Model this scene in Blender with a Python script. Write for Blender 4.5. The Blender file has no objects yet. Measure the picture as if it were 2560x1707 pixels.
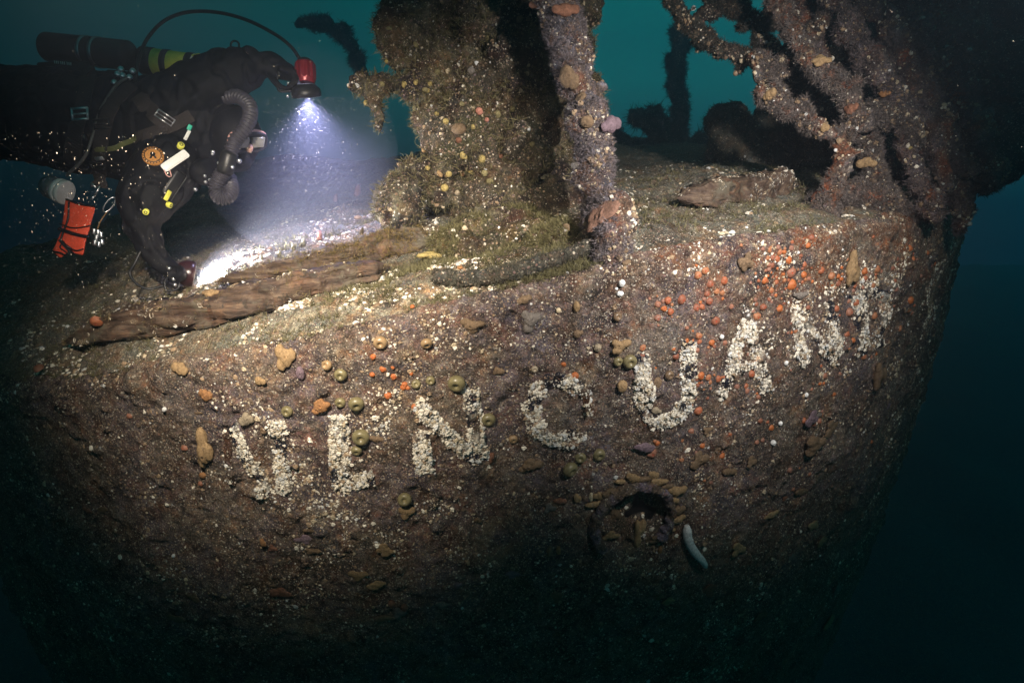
import bpy, bmesh, math, random
import numpy as np
from mathutils import Vector, Matrix
from mathutils.bvhtree import BVHTree

random.seed(7)
rng = np.random.default_rng(11)
S = bpy.context.scene
COL = S.collection
R_ = math.radians

# ---------------------------------------------------------------- camera
PITCH = 18.0
F = 1668.0                      # focal length in pixels of the 2560 wide photograph
cs, sn = math.cos(R_(PITCH)), math.sin(R_(PITCH))
cam = bpy.data.cameras.new('camera')
cam.sensor_width = 36.0
cam.lens = 36.0 * F / 2560.0
cam.clip_start = 0.02
cam.clip_end = 400.0
camo = bpy.data.objects.new('camera', cam)
COL.objects.link(camo)
camo.rotation_euler = (R_(90 - PITCH), 0, 0)
S.camera = camo

# ---------------------------------------------------------------- water light (world)
W = bpy.data.worlds.new('World')
S.world = W
W.use_nodes = True
wn, wl = W.node_tree.nodes, W.node_tree.links
wn.clear()
wo = wn.new('ShaderNodeOutputWorld')
wb = wn.new('ShaderNodeBackground')
wt = wn.new('ShaderNodeTexCoord')
ws = wn.new('ShaderNodeSeparateXYZ')
wr = wn.new('ShaderNodeValToRGB')
wm = wn.new('ShaderNodeMapRange')
wl.new(wt.outputs['Generated'], ws.inputs[0])
wl.new(ws.outputs['Z'], wm.inputs['Value'])
wm.inputs['From Min'].default_value = -1
wm.inputs['From Max'].default_value = 1
wl.new(wm.outputs[0], wr.inputs[0])
e = wr.color_ramp.elements
e[0].position = 0.0
e[0].color = (0.0005, 0.0015, 0.004, 1)
e[1].position = 1.0
e[1].color = (0.0015, 0.028, 0.028, 1)
for p, c in ((0.36, (0.0028, 0.0085, 0.021, 1)), (0.455, (0.0024, 0.012, 0.024, 1)), (0.490, (0.003, 0.085, 0.095, 1)),
             (0.53, (0.0035, 0.185, 0.185, 1)), (0.60, (0.003, 0.150, 0.148, 1)), (0.72, (0.0015, 0.040, 0.040, 1))):
    n = e.new(p)
    n.color = c
wz = wn.new('ShaderNodeMapRange')
wz.inputs['From Min'].default_value = -0.55
wz.inputs['From Max'].default_value = 0.12
wz.inputs['To Min'].default_value = 0.16
wz.inputs['To Max'].default_value = 1.0
wl.new(ws.outputs['X'], wz.inputs['Value'])
wv = wn.new('ShaderNodeMix')
wv.data_type = 'RGBA'
wv.blend_type = 'MULTIPLY'
wv.inputs[0].default_value = 1.0
wl.new(wr.outputs[0], wv.inputs[6])
wl.new(wz.outputs[0], wv.inputs[7])
wl.new(wv.outputs[2], wb.inputs[0])
wb.inputs[1].default_value = 1.0
wl.new(wb.outputs[0], wo.inputs[0])


def lamp(name, kind, loc, target, energy, color, size=0.05, angle=None, blend=0.5):
    l = bpy.data.lights.new(name, kind)
    l.energy = energy
    l.color = color
    if kind == 'SPOT':
        l.spot_size = R_(angle)
        l.spot_blend = blend
        l.shadow_soft_size = size
    elif kind == 'SUN':
        l.angle = R_(angle)
    o = bpy.data.objects.new(name, l)
    COL.objects.link(o)
    o.location = loc
    o.rotation_euler = (Vector(target) - Vector(loc)).to_track_quat('-Z', 'Y').to_euler()
    return o


# daylight that reaches this depth: weak, wide and green-blue
lamp('sun', 'SUN', (0, 2, 5), (0.4, 3.2, 0), 0.05, (0.10, 0.85, 0.80), angle=40)
# the photographer's strobes, on arms left and right of the camera
lamp('strobe', 'SPOT', (-0.62, 0.80, 0.42), (-0.70, 2.20, -0.36), 480, (1.0, 0.87, 0.71), 0.05, 64, 1.0)
lamp('strobe', 'SPOT', (0.95, 0.90, 0.50), (0.74, 2.35, -0.16), 390, (1.0, 0.92, 0.85), 0.05, 70, 1.0)

S.view_settings.view_transform = 'Standard'
S.view_settings.look = 'None'
S.view_settings.exposure = 0.0
S.view_settings.gamma = 1.0
S.render.engine = 'CYCLES'
S.cycles.use_denoising = True
S.cycles.volume_bounces = 1
S.cycles.max_bounces = 5
S.cycles.diffuse_bounces = 2
S.cycles.glossy_bounces = 2
S.cycles.transmission_bounces = 4
S.cycles.sample_clamp_indirect = 2.0


# ================================================================ helpers
def ray(px, py):
    px = np.asarray(px, float)
    py = np.asarray(py, float)
    x = (px - 1280) / F
    y = (853.5 - py) / F
    return np.stack([x, cs + sn * y, -sn + cs * y], -1)


def at(px, py, d):
    return ray(px, py) * np.asarray(d)[..., None]


def V3(px, py, d):
    return Vector(at(px, py, d).tolist())


def proj(P):
    P = np.asarray(P)
    d = P[..., 1] * cs - P[..., 2] * sn
    x = P[..., 0] / d
    y = (P[..., 1] * sn + P[..., 2] * cs) / d
    return 1280 + F * x, 853.5 - F * y, d


def _h(ix, iy, iz, seed):
    n = (ix * 374761393 + iy * 668265263 + iz * 2147483647 + seed * 1274126177) & 0xffffffff
    n = ((n ^ (n >> 13)) * 1274126177) & 0xffffffff
    n = ((n ^ (n >> 16)) * 2246822519) & 0xffffffff
    return ((n ^ (n >> 15)) & 0xffffff) / float(0xffffff)


def noise(P, freq, seed=0):
    Q = np.asarray(P, float) * freq
    I = np.floor(Q).astype(np.int64)
    f = Q - I
    f = f * f * f * (f * (f * 6 - 15) + 10)
    out = 0
    for dx in (0, 1):
        wx = f[..., 0] if dx else 1 - f[..., 0]
        for dy in (0, 1):
            wy = f[..., 1] if dy else 1 - f[..., 1]
            for dz in (0, 1):
                wz = f[..., 2] if dz else 1 - f[..., 2]
                out = out + wx * wy * wz * _h(I[..., 0] + dx, I[..., 1] + dy, I[..., 2] + dz, seed)
    return out


def fbm(P, freq, oct=4, seed=0, gain=0.5):
    a, s, t = 1.0, 0, 0
    for k in range(oct):
        s = s + a * (noise(P, freq * 2 ** k, seed + 17 * k) - 0.5)
        t += a
        a *= gain
    return s / t * 2          # about -1..1


def sstep(a, b, x):
    t = np.clip((x - a) / (b - a), 0, 1)
    return t * t * (3 - 2 * t)


def mk(name, V, faces, mat, parent=None, col=None, loc=None, smooth=True):
    """one mesh object; faces is a list of (n,k) index arrays"""
    V = np.asarray(V, np.float32)
    if loc is not None:
        V = V - np.asarray(loc, np.float32)
    elif parent is not None:
        p = parent
        off = np.zeros(3, np.float32)
        while p is not None:
            off += np.array(p.location, np.float32)
            p = p.parent
        V = V - off
    me = bpy.data.meshes.new(name)
    faces = [np.asarray(f, np.int32) for f in faces if len(f)]
    me.vertices.add(len(V))
    me.vertices.foreach_set('co', np.ascontiguousarray(V).ravel())
    idx = np.concatenate([f.ravel() for f in faces])
    tot = np.concatenate([np.full(len(f), f.shape[1], np.int32) for f in faces])
    st = np.concatenate([[0], np.cumsum(tot)[:-1]]).astype(np.int32)
    me.loops.add(len(idx))
    me.loops.foreach_set('vertex_index', idx)
    me.polygons.add(len(tot))
    me.polygons.foreach_set('loop_start', st)
    me.polygons.foreach_set('loop_total', tot)
    me.polygons.foreach_set('use_smooth', np.full(len(tot), bool(smooth)))
    me.update(calc_edges=True)
    if col is not None:
        c = np.ones((len(V), 4), np.float32)
        c[:, :3] = col
        a = me.attributes.new('col', 'FLOAT_COLOR', 'POINT')
        a.data.foreach_set('color', c.ravel())
    me.materials.append(mat)
    o = bpy.data.objects.new(name, me)
    COL.objects.link(o)
    if loc is not None:
        o.location = loc
    if parent is not None:
        o.parent = parent
    return o


def tag(o, label=None, cat=None, group=None, kind=None):
    if label:
        o['label'] = label
    if cat:
        o['category'] = cat
    if group:
        o['group'] = group
    if kind:
        o['kind'] = kind
    return o


def empty(name, loc, label=None, cat=None, group=None, kind=None):
    o = bpy.data.objects.new(name, None)
    o.empty_display_size = 0.05
    COL.objects.link(o)
    o.location = loc
    return tag(o, label, cat, group, kind)


class MB:
    """collects shapes into one mesh"""
    def __init__(self):
        self.V, self.F, self.C, self.n = [], [], [], 0

    def add(self, V, faces, col=None):
        V = np.asarray(V, float)
        self.V.append(V)
        for f in faces:
            if len(f):
                self.F.append(np.asarray(f) + self.n)
        self.C.append(np.broadcast_to(np.asarray((0.5, 0.5, 0.5) if col is None else col, float), (len(V), 3)))
        self.n += len(V)
        return self

    def build(self, name, mat, parent=None, loc=None, smooth=True, color=False):
        return mk(name, np.concatenate(self.V), self.F, mat, parent, np.concatenate(self.C) if color else None, loc, smooth)

    def arrays(self):
        return np.concatenate(self.V), self.F


_ico = {}


def ico(sub):
    if sub not in _ico:
        b = bmesh.new()
        bmesh.ops.create_icosphere(b, subdivisions=sub, radius=1)
        b.verts.ensure_lookup_table()
        _ico[sub] = (np.array([v.co[:] for v in b.verts]), np.array([[v.index for v in f.verts] for f in b.faces]))
        b.free()
    return _ico[sub]


def spline(P, n):
    P = np.asarray(P, float)
    m = len(P)
    if m < 3:
        t = np.linspace(0, 1, n)[:, None]
        return P[0] * (1 - t) + P[-1] * t
    Q = np.vstack([2 * P[0] - P[1], P, 2 * P[-1] - P[-2]])
    t = np.linspace(0, m - 1 - 1e-9, n)
    i = t.astype(int)
    f = (t - i)[:, None]
    a, b, c, d = Q[i], Q[i + 1], Q[i + 2], Q[i + 3]
    return 0.5 * (2 * b + (c - a) * f + (2 * a - 5 * b + 4 * c - d) * f ** 2 + (3 * b - a - 3 * c + d) * f ** 3)


def frames(P):
    T = np.gradient(P, axis=0)
    T /= np.linalg.norm(T, axis=1)[:, None] + 1e-12
    u = np.cross(T[0], (0, 0, 1.0))
    if np.linalg.norm(u) < 1e-3:
        u = np.cross(T[0], (1.0, 0, 0))
    u /= np.linalg.norm(u)
    U = []
    for t in T:
        u = u - t * (u @ t)
        u /= np.linalg.norm(u) + 1e-12
        U.append(u)
    U = np.array(U)
    return T, U, np.cross(T, U)


def tube(P, r, seg=12, caps=True, flat=1.0):
    P = np.asarray(P, float)
    n = len(P)
    r = np.broadcast_to(np.asarray(r, float), (n,))
    T, U, B = frames(P)
    a = np.linspace(0, 2 * math.pi, seg, endpoint=False)
    V = P[:, None] + r[:, None, None] * (np.cos(a)[None, :, None] * U[:, None] + flat * np.sin(a)[None, :, None] * B[:, None])
    V = V.reshape(-1, 3)
    i = np.arange(n - 1)[:, None] * seg
    j = np.arange(seg)[None]
    k = (j + 1) % seg
    q = np.stack([i + j, i + k, i + seg + k, i + seg + j], -1).reshape(-1, 4)
    fs = [q]
    if caps:
        V = np.vstack([V, P[0], P[-1]])
        j = np.arange(seg)
        fs.append(np.stack([(j + 1) % seg, j, np.full(seg, n * seg)], -1))
        fs.append(np.stack([(n - 1) * seg + j, (n - 1) * seg + (j + 1) % seg, np.full(seg, n * seg + 1)], -1))
    return V, fs


def basis(axis):
    z = np.asarray(axis, float)
    z = z / np.linalg.norm(z)
    x = np.cross((0, 0, 1.0), z)
    if np.linalg.norm(x) < 1e-3:
        x = np.array((1.0, 0, 0))
    x /= np.linalg.norm(x)
    return np.stack([x, np.cross(z, x), z], 1)


def lathe(prof, seg, origin=(0, 0, 0), axis=(0, 0, 1), flute=None):
    prof = np.asarray(prof, float)
    a = np.linspace(0, 2 * math.pi, seg, endpoint=False)
    n = len(prof)
    r = prof[:, 0][:, None] * np.ones(seg)
    if flute is not None:
        r = r * (1 + flute[:, None] * np.cos(a * 10)[None])
    V = np.stack([r * np.cos(a), r * np.sin(a), prof[:, 1][:, None] * np.ones(seg)], -1).reshape(-1, 3)
    V = V @ basis(axis).T + np.asarray(origin)
    i = np.arange(n - 1)[:, None] * seg
    j = np.arange(seg)[None]
    k = (j + 1) % seg
    q = np.stack([i + j, i + k, i + seg + k, i + seg + j], -1).reshape(-1, 4)
    return V, [q, ]


def bbox(size, bev=0.004, M=None, seg=2):
    b = bmesh.new()
    bmesh.ops.create_cube(b, size=1)
    for v in b.verts:
        v.co = Vector((v.co.x * size[0], v.co.y * size[1], v.co.z * size[2]))
    bmesh.ops.bevel(b, geom=b.edges[:], offset=bev, segments=seg, affect='EDGES', profile=0.5)
    bmesh.ops.triangulate(b, faces=b.faces[:])
    if M is not None:
        b.transform(M)
    b.verts.ensure_lookup_table()
    V = np.array([v.co[:] for v in b.verts])
    Fc = np.array([[v.index for v in f.verts] for f in b.faces])
    b.free()
    return V, [Fc]


def orient(loc, xdir, normal):
    """matrix whose x runs along xdir and whose z is the surface normal"""
    z = Vector(normal).normalized()
    x = Vector(xdir)
    x = (x - z * x.dot(z)).normalized()
    y = z.cross(x)
    M = Matrix((x, y, z)).transposed().to_4x4()
    M.translation = Vector(loc)
    return M


def union(caps, voxel, smooth=0):
    """capsules [(p0,r0,p1,r1)] fused into ONE continuous surface"""
    mb = MB()
    iv, jf = ico(3)
    for p0, r0, p1, r1 in caps:
        p0, p1 = np.asarray(p0, float), np.asarray(p1, float)
        L = np.linalg.norm(p1 - p0)
        n = max(2, int(L / (0.25 * min(r0, r1))) + 1)
        if L < 1e-6:
            mb.add(iv * r0 + p0, [jf])
            continue
        t = np.linspace(0, 1, 10)
        ax = (p1 - p0) / L
        an = np.linspace(-math.pi / 2, 0, 6)
        prof = [(r0 * math.cos(q), r0 * math.sin(q)) for q in an] + [(r1 * math.cos(q), L + r1 * math.sin(q)) for q in -an[::-1]]
        prof[0] = (1e-5, prof[0][1])
        prof[-1] = (1e-5, prof[-1][1])
        V, fs = lathe(prof, 20, p0, ax)
        a = np.arange(20)
        fs.append(a[::-1][None])
        fs.append((len(V) - 20 + a)[None])
        mb.add(V, fs)
    V, fs = mb.arrays()
    me = bpy.data.meshes.new('tmp')
    me.from_pydata(V.tolist(), [], [f for a in fs for f in a.tolist()])
    o = bpy.data.objects.new('tmp', me)
    COL.objects.link(o)
    m = o.modifiers.new('r', 'REMESH')
    m.mode = 'VOXEL'
    m.voxel_size = voxel
    if smooth:
        s = o.modifiers.new('s', 'SMOOTH')
        s.iterations = smooth
        s.factor = 0.5
    dg = bpy.context.evaluated_depsgraph_get()
    ev = o.evaluated_get(dg).to_mesh()
    n = len(ev.vertices)
    out = np.empty(n * 3, np.float32)
    ev.vertices.foreach_get('co', out)
    nor = np.empty(n * 3, np.float32)
    ev.vertices.foreach_get('normal', nor)
    fl = [tuple(p.vertices) for p in ev.polygons]
    q = np.array([f for f in fl if len(f) == 4], int).reshape(-1, 4)
    t3 = np.array([f for f in fl if len(f) == 3], int).reshape(-1, 3)
    o.evaluated_get(dg).to_mesh_clear()
    bpy.data.objects.remove(o)
    bpy.data.meshes.remove(me)
    return out.reshape(-1, 3).astype(float), nor.reshape(-1, 3).astype(float), [q, t3]


def vnormals(V, fs):
    N = np.zeros_like(V)
    for f in fs:
        if not len(f):
            continue
        n = np.cross(V[f[:, 1]] - V[f[:, 0]], V[f[:, 2]] - V[f[:, 0]])
        for k in range(f.shape[1]):
            np.add.at(N, f[:, k], n)
    return N / (np.linalg.norm(N, axis=1)[:, None] + 1e-12)


def sample(V, fs, n):
    """n random points and normals on a mesh"""
    T = []
    for f in fs:
        if len(f):
            T.append(f[:, :3])
            if f.shape[1] == 4:
                T.append(f[:, [0, 2, 3]])
    T = np.concatenate(T)
    a, b, c = V[T[:, 0]], V[T[:, 1]], V[T[:, 2]]
    nn = np.cross(b - a, c - a)
    ar = np.linalg.norm(nn, axis=1)
    i = rng.choice(len(T), n, p=ar / ar.sum())
    u, v = rng.random(n), rng.random(n)
    k = u + v > 1
    u[k], v[k] = 1 - u[k], 1 - v[k]
    P = a[i] + (b - a)[i] * u[:, None] + (c - a)[i] * v[:, None]
    return P, nn[i] / (ar[i][:, None] + 1e-12)


# ---------------------------------------------------------------- materials
def mat(name):
    m = bpy.data.materials.new(name)
    m.use_nodes = True
    return m, m.node_tree.nodes, m.node_tree.links, m.node_tree.nodes['Principled BSDF']


def ramp(nd, fac_out, lk, stops):
    r = nd.new('ShaderNodeValToRGB')
    el = r.color_ramp.elements
    el[0].position, el[0].color = stops[0][0], (*stops[0][1], 1)
    el[1].position, el[1].color = stops[-1][0], (*stops[-1][1], 1)
    for p, c in stops[1:-1]:
        q = el.new(p)
        q.color = (*c, 1)
    lk.new(fac_out, r.inputs[0])
    return r.outputs[0]


def noise_node(nd, lk, vec, scale, detail=6, rough=0.6):
    n = nd.new('ShaderNodeTexNoise')
    n.inputs['Scale'].default_value = scale
    n.inputs['Detail'].default_value = detail
    n.inputs['Roughness'].default_value = rough
    lk.new(vec, n.inputs['Vector'])
    return n.outputs['Fac']


def mix(nd, lk, fac, a, b, mode='MIX'):
    m = nd.new('ShaderNodeMix')
    m.data_type = 'RGBA'
    m.blend_type = mode
    if isinstance(fac, float):
        m.inputs[0].default_value = fac
    else:
        lk.new(fac, m.inputs[0])
    for k, s in ((6, a), (7, b)):
        if isinstance(s, tuple):
            m.inputs[k].default_value = (*s, 1)
        else:
            lk.new(s, m.inputs[k])
    return m.outputs[2]


def bump(nd, lk, bs, h, strength, dist):
    b = nd.new('ShaderNodeBump')
    b.inputs['Strength'].default_value = strength
    b.inputs['Distance'].default_value = dist
    lk.new(h, b.inputs['Height'])
    lk.new(b.outputs[0], bs.inputs['Normal'])


def mat_crust(name, sc=1.0, spec=0.2, rare=0.0):
    """vertex colour 'col' broken up by fine procedural speckle"""
    m, nd, lk, bs = mat(name)
    tc = nd.new('ShaderNodeTexCoord').outputs['Object']
    at_ = nd.new('ShaderNodeAttribute')
    at_.attribute_name = 'col'
    n1 = noise_node(nd, lk, tc, 45 * sc, 8, 0.7)
    n2 = noise_node(nd, lk, tc, 190 * sc, 4, 0.7)
    n3 = noise_node(nd, lk, tc, 12 * sc, 6, 0.65)
    c1 = ramp(nd, n1, lk, [(0.32, (0.32, 0.32, 0.33)), (0.5, (0.95, 0.95, 0.95)), (0.68, (1.8, 1.75, 1.7))])
    c2 = ramp(nd, n2, lk, [(0.35, (0.42, 0.42, 0.42)), (0.55, (1.0, 1.0, 1.0)), (0.7, (2.0, 1.95, 1.85))])
    c3 = ramp(nd, n3, lk, [(0.35, (1.25, 0.85, 0.65)), (0.5, (1.0, 1.0, 1.0)), (0.65, (0.85, 0.95, 1.1))])
    c = mix(nd, lk, 1.0, at_.outputs['Color'], c1, 'MULTIPLY')
    c = mix(nd, lk, 1.0, c, c2, 'MULTIPLY')
    c = mix(nd, lk, 1.0, c, c3, 'MULTIPLY')
    # flat disc-like colonies and shell scars of the crust
    wp = nd.new('ShaderNodeMix')
    wp.data_type = 'RGBA'
    wp.inputs[0].default_value = 0.012
    lk.new(tc, wp.inputs[6])
    nz = nd.new('ShaderNodeTexNoise')
    nz.inputs['Scale'].default_value = 60
    lk.new(tc, nz.inputs['Vector'])
    lk.new(nz.outputs['Color'], wp.inputs[7])
    hsum = [n1, n2]
    for vs, thr, seed in ((100 * sc, 0.80 + rare, 0.0), (200 * sc, 0.74 + rare, 3.7)):
        vo = nd.new('ShaderNodeTexVoronoi')
        vo.inputs['Scale'].default_value = vs
        lk.new(wp.outputs[2], vo.inputs['Vector'])
        sp = nd.new('ShaderNodeSeparateColor')
        lk.new(vo.outputs['Color'], sp.inputs[0])
        disk = ramp(nd, vo.outputs['Distance'], lk, [(0.0, (0.75, 0.75, 0.75)), (0.2, (1, 1, 1)), (0.38, (0.9, 0.9, 0.9)), (0.5, (0, 0, 0))])
        pm = nd.new('ShaderNodeMath')
        pm.operation = 'MULTIPLY_ADD'
        lk.new(sp.outputs[1], pm.inputs[0])
        pm.inputs[1].default_value = 0.5
        lk.new(noise_node(nd, lk, tc, 9 + seed, 5, 0.65), pm.inputs[2])
        pres = ramp(nd, pm.outputs[0], lk, [(thr - 0.05, (0, 0, 0)), (thr + 0.04, (1, 1, 1))])
        shell = ramp(nd, sp.outputs[0], lk, [(0.0, (0.09, 0.065, 0.05)), (0.3, (0.22, 0.155, 0.12)), (0.55, (0.36, 0.27, 0.18)), (0.63, (0.30, 0.17, 0.12)), (0.72, (0.20, 0.15, 0.17)), (0.84, (0.58, 0.50, 0.38)), (1.0, (0.72, 0.67, 0.57))])
        fm = mix(nd, lk, 1.0, disk, pres, 'MULTIPLY')
        c = mix(nd, lk, fm, c, shell)
        hsum.append(fm)
    lk.new(c, bs.inputs['Base Color'])
    bs.inputs['Roughness'].default_value = 0.75
    bs.inputs['Specular IOR Level'].default_value = spec
    ad = nd.new('ShaderNodeMath')
    ad.operation = 'ADD'
    lk.new(n1, ad.inputs[0])
    lk.new(n2, ad.inputs[1])
    for h in hsum[2:]:
        a2 = nd.new('ShaderNodeMath')
        a2.operation = 'MULTIPLY_ADD'
        lk.new(h, a2.inputs[0])
        a2.inputs[1].default_value = 0.35
        lk.new(ad.outputs[0], a2.inputs[2])
        ad = a2
    bump(nd, lk, bs, ad.outputs[0], 1.0, 0.008 / sc)
    return m


def mat_col(name, rough=0.6, spec=0.3, var=0.35, scale=60, bmp=0.0015, sss=0.0):
    m, nd, lk, bs = mat(name)
    tc = nd.new('ShaderNodeTexCoord').outputs['Object']
    at_ = nd.new('ShaderNodeAttribute')
    at_.attribute_name = 'col'
    n1 = noise_node(nd, lk, tc, scale, 6, 0.65)
    lo, hi = 1 - var, 1 + var
    c1 = ramp(nd, n1, lk, [(0.3, (lo, lo, lo)), (0.7, (hi, hi, hi))])
    lk.new(mix(nd, lk, 1.0, at_.outputs['Color'], c1, 'MULTIPLY'), bs.inputs['Base Color'])
    bs.inputs['Roughness'].default_value = rough
    bs.inputs['Specular IOR Level'].default_value = spec
    if sss:
        bs.inputs['Subsurface Weight'].default_value = sss
        bs.inputs['Subsurface Radius'].default_value = (0.01, 0.006, 0.003)
    if bmp:
        bump(nd, lk, bs, n1, 0.8, bmp)
    return m


def mat_plain(name, color, rough=0.5, metal=0.0, spec=0.5, var=0.2, scale=40, bmp=0.0, emit=None):
    m, nd, lk, bs = mat(name)
    tc = nd.new('ShaderNodeTexCoord').outputs['Object']
    n1 = noise_node(nd, lk, tc, scale, 5, 0.6)
    lo, hi = [max(0, c * (1 - var)) for c in color], [c * (1 + var) for c in color]
    lk.new(ramp(nd, n1, lk, [(0.3, tuple(lo)), (0.7, tuple(hi))]), bs.inputs['Base Color'])
    bs.inputs['Roughness'].default_value = rough
    bs.inputs['Metallic'].default_value = metal
    bs.inputs['Specular IOR Level'].default_value = spec
    if bmp:
        bump(nd, lk, bs, n1, 0.6, bmp)
    if emit:
        bs.inputs['Emission Color'].default_value = (*emit[0], 1)
        bs.inputs['Emission Strength'].default_value = emit[1]
    return m


M_crust = mat_crust('encrusted plating')
M_crust_s = mat_crust('encrusted steel', 0.8, 0.2, 0.10)
M_shell = mat_col('barnacle shell', 0.6, 0.4, 0.3, 120, 0.0015)
M_fuzz = mat_col('hydroid fuzz', 0.8, 0.1, 0.2, 30, 0)
M_sponge = mat_col('sponge', 0.85, 0.15, 0.4, 110, 0.006)
M_anem = mat_col('anemone', 0.45, 0.4, 0.25, 50, 0.001)
M_glossy = mat_col('closed anemone', 0.35, 0.5, 0.3, 45, 0.001)
M_silt = mat_crust('silt', 1.2, 0.1)

# ================================================================ the stern of the wreck
CX, CY, RAD = -0.50, 5.70, 3.60


def Rz(z):
    d = np.maximum(0, -0.55 - np.asarray(z))
    return RAD - (0.015 * d + 0.028 * d * d)


def hull_ray(px, py):
    """where the line of sight meets the undisplaced hull: angle, height"""
    D = ray(px, py)
    a = D[..., 0] ** 2 + D[..., 1] ** 2
    b = -2 * (D[..., 0] * CX + D[..., 1] * CY)
    r = np.full(a.shape, RAD)
    for _ in range(14):
        q = CX * CX + CY * CY - r * r
        disc = np.maximum(b * b - 4 * a * q, 0)
        t = (-b - np.sqrt(disc)) / (2 * a)
        r = 0.5 * r + 0.5 * Rz(t * D[..., 2])
    P = D * t[..., None]
    return np.arctan2(P[..., 0] - CX, CY - P[..., 1]), P[..., 2]


_rp = np.array([(0, 965), (300, 930), (700, 858), (1050, 775), (1400, 690), (1650, 622), (2000, 566), (2280, 532)], float)
_rth, _rz = hull_ray(_rp[:, 0], _rp[:, 1])
_rth = np.concatenate([[-1.25], _rth, [1.25]])
_rz = np.concatenate([[_rz[0] - 0.06], _rz, [_rz[-1] - 0.03]])
_tt = np.linspace(-1.25, 1.25, 400)
_zz = np.interp(_tt, _rth, _rz)
for _ in range(3):
    _zz = np.convolve(np.pad(_zz, 12, 'edge'), np.ones(25) / 25, 'valid')


def zrim(th):
    return np.interp(th, _tt, _zz)


PORT = hull_ray(1580, 1300)           # centre of the porthole
PORT_P = None


def hull_base(th, z):
    zr = zrim(th)
    d = zr - z
    r = Rz(z) - 0.05 * np.clip(1 - d / 0.06, 0, 1) ** 2
    P = np.stack([CX + r * np.sin(th), CY - r * np.cos(th), z], -1)
    slope = np.where(z < -0.55, 0.015 + 0.056 * (-0.55 - z), 0)
    N = np.stack([np.sin(th), -np.cos(th), -slope], -1)
    up = np.clip(1 - d / 0.06, 0, 1)[..., None]
    N = N * (1 - 0.6 * up) + np.array((0, 0, 1.0)) * 0.9 * up
    return P, N / np.linalg.norm(N, axis=-1)[..., None]


def hull_at(th, z):
    th, z = np.asarray(th, float), np.asarray(z, float)
    P, N = hull_base(th, z)
    d = 0.035 * fbm(P, 1.7, 3, 3) + 0.015 * fbm(P, 7, 3, 5) + 0.010 * fbm(P, 26, 3, 9)
    lum = np.clip(fbm(P, 14, 3, 21) - 0.12, 0, 1)
    d = d + 0.034 * lum
    # the porthole recess
    C, _ = hull_base(*PORT)
    rr = np.linalg.norm(P - C, axis=-1)
    flat = sstep(0.26, 0.17, rr)
    d = d * (1 - 0.8 * flat) - sstep(0.150, 0.128, rr) * (0.050 - 0.040 * np.clip(fbm(P, 16, 3, 33) + 0.1, -0.4, 1) - 0.03 * sstep(0.02, -0.11, P[..., 2] - C[..., 2]))
    return P + N * d[..., None], N


def hull_px(px, py):
    return hull_at(*hull_ray(px, py))


# palette of the crust, all real surface colours
C_BROWN = np.array((0.110, 0.084, 0.062))
C_DARK = np.array((0.050, 0.036, 0.030))
C_RUST = np.array((0.150, 0.072, 0.038))
C_PURP = np.array((0.150, 0.120, 0.150))
C_TAN = np.array((0.260, 0.200, 0.130))
C_SILT = np.array((0.200, 0.205, 0.165))
C_OLIVE = np.array((0.090, 0.085, 0.045))


def lerp(a, b, t):
    return a * (1 - t[..., None]) + b * t[..., None]


def zone(px, py, cx, cy, rx, ry):
    return np.exp(-(((px - cx) / rx) ** 2 + ((py - cy) / ry) ** 2))


def crust_color(P, px, py):
    c = np.broadcast_to(C_BROWN * 0.85, P.shape).copy()
    c = lerp(c, C_DARK, sstep(-0.1, 0.4, fbm(P, 5, 4, 40)))
    c = lerp(c, C_RUST, 0.8 * sstep(0.2, 0.55, fbm(P, 7.5, 4, 41)))
    pz = np.clip(zone(px, py, 1500, 800, 260, 130) + 0.8 * zone(px, py, 620, 960, 200, 90) + 0.5 * zone(px, py, 1000, 1330, 350, 120) + 0.3, 0, 1)
    c = lerp(c, C_PURP, pz * sstep(-0.25, 0.35, fbm(P, 6, 4, 42)))
    c = lerp(c, C_TAN, 0.8 * sstep(0.18, 0.5, fbm(P, 11, 4, 43)))
    c = lerp(c, np.array((0.20, 0.155, 0.165)), 0.75 * sstep(0.0, 0.4, fbm(P, 3.3, 4, 50)))
    c = lerp(c, np.array((0.235, 0.185, 0.13)), 0.75 * sstep(0.05, 0.4, fbm(P, 4.1, 4, 51)))
    c = lerp(c, np.array((0.21, 0.15, 0.135)), 0.7 * sstep(0.1, 0.45, fbm(P, 24, 3, 46)))
    c = lerp(c, np.array((0.23, 0.19, 0.15)), 0.7 * sstep(0.12, 0.45, fbm(P, 31, 3, 47)))
    c = lerp(c, C_DARK, 0.7 * sstep(0.1, 0.4, fbm(P, 20, 3, 48)))
    c = lerp(c, np.array((0.24, 0.105, 0.05)), np.clip(1.0 * zone(px, py, 2180, 630, 300, 100) + 0.6 * zone(px, py, 1850, 680, 260, 80), 0, 1) * sstep(-0.2, 0.35, fbm(P, 15, 3, 49)))
    c = lerp(c, C_OLIVE, 0.7 * np.clip(zone(px, py, 1500, 1450, 700, 200), 0, 1) * sstep(-0.2, 0.3, fbm(P, 4, 3, 44)))
    return c


def grid_faces(nu, nv):
    i = np.arange(nu - 1)[:, None] * nv
    j = np.arange(nv - 1)[None]
    return np.stack([i + j, i + j + 1, i + nv + j + 1, i + nv + j], -1).reshape(-1, 4)


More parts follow.
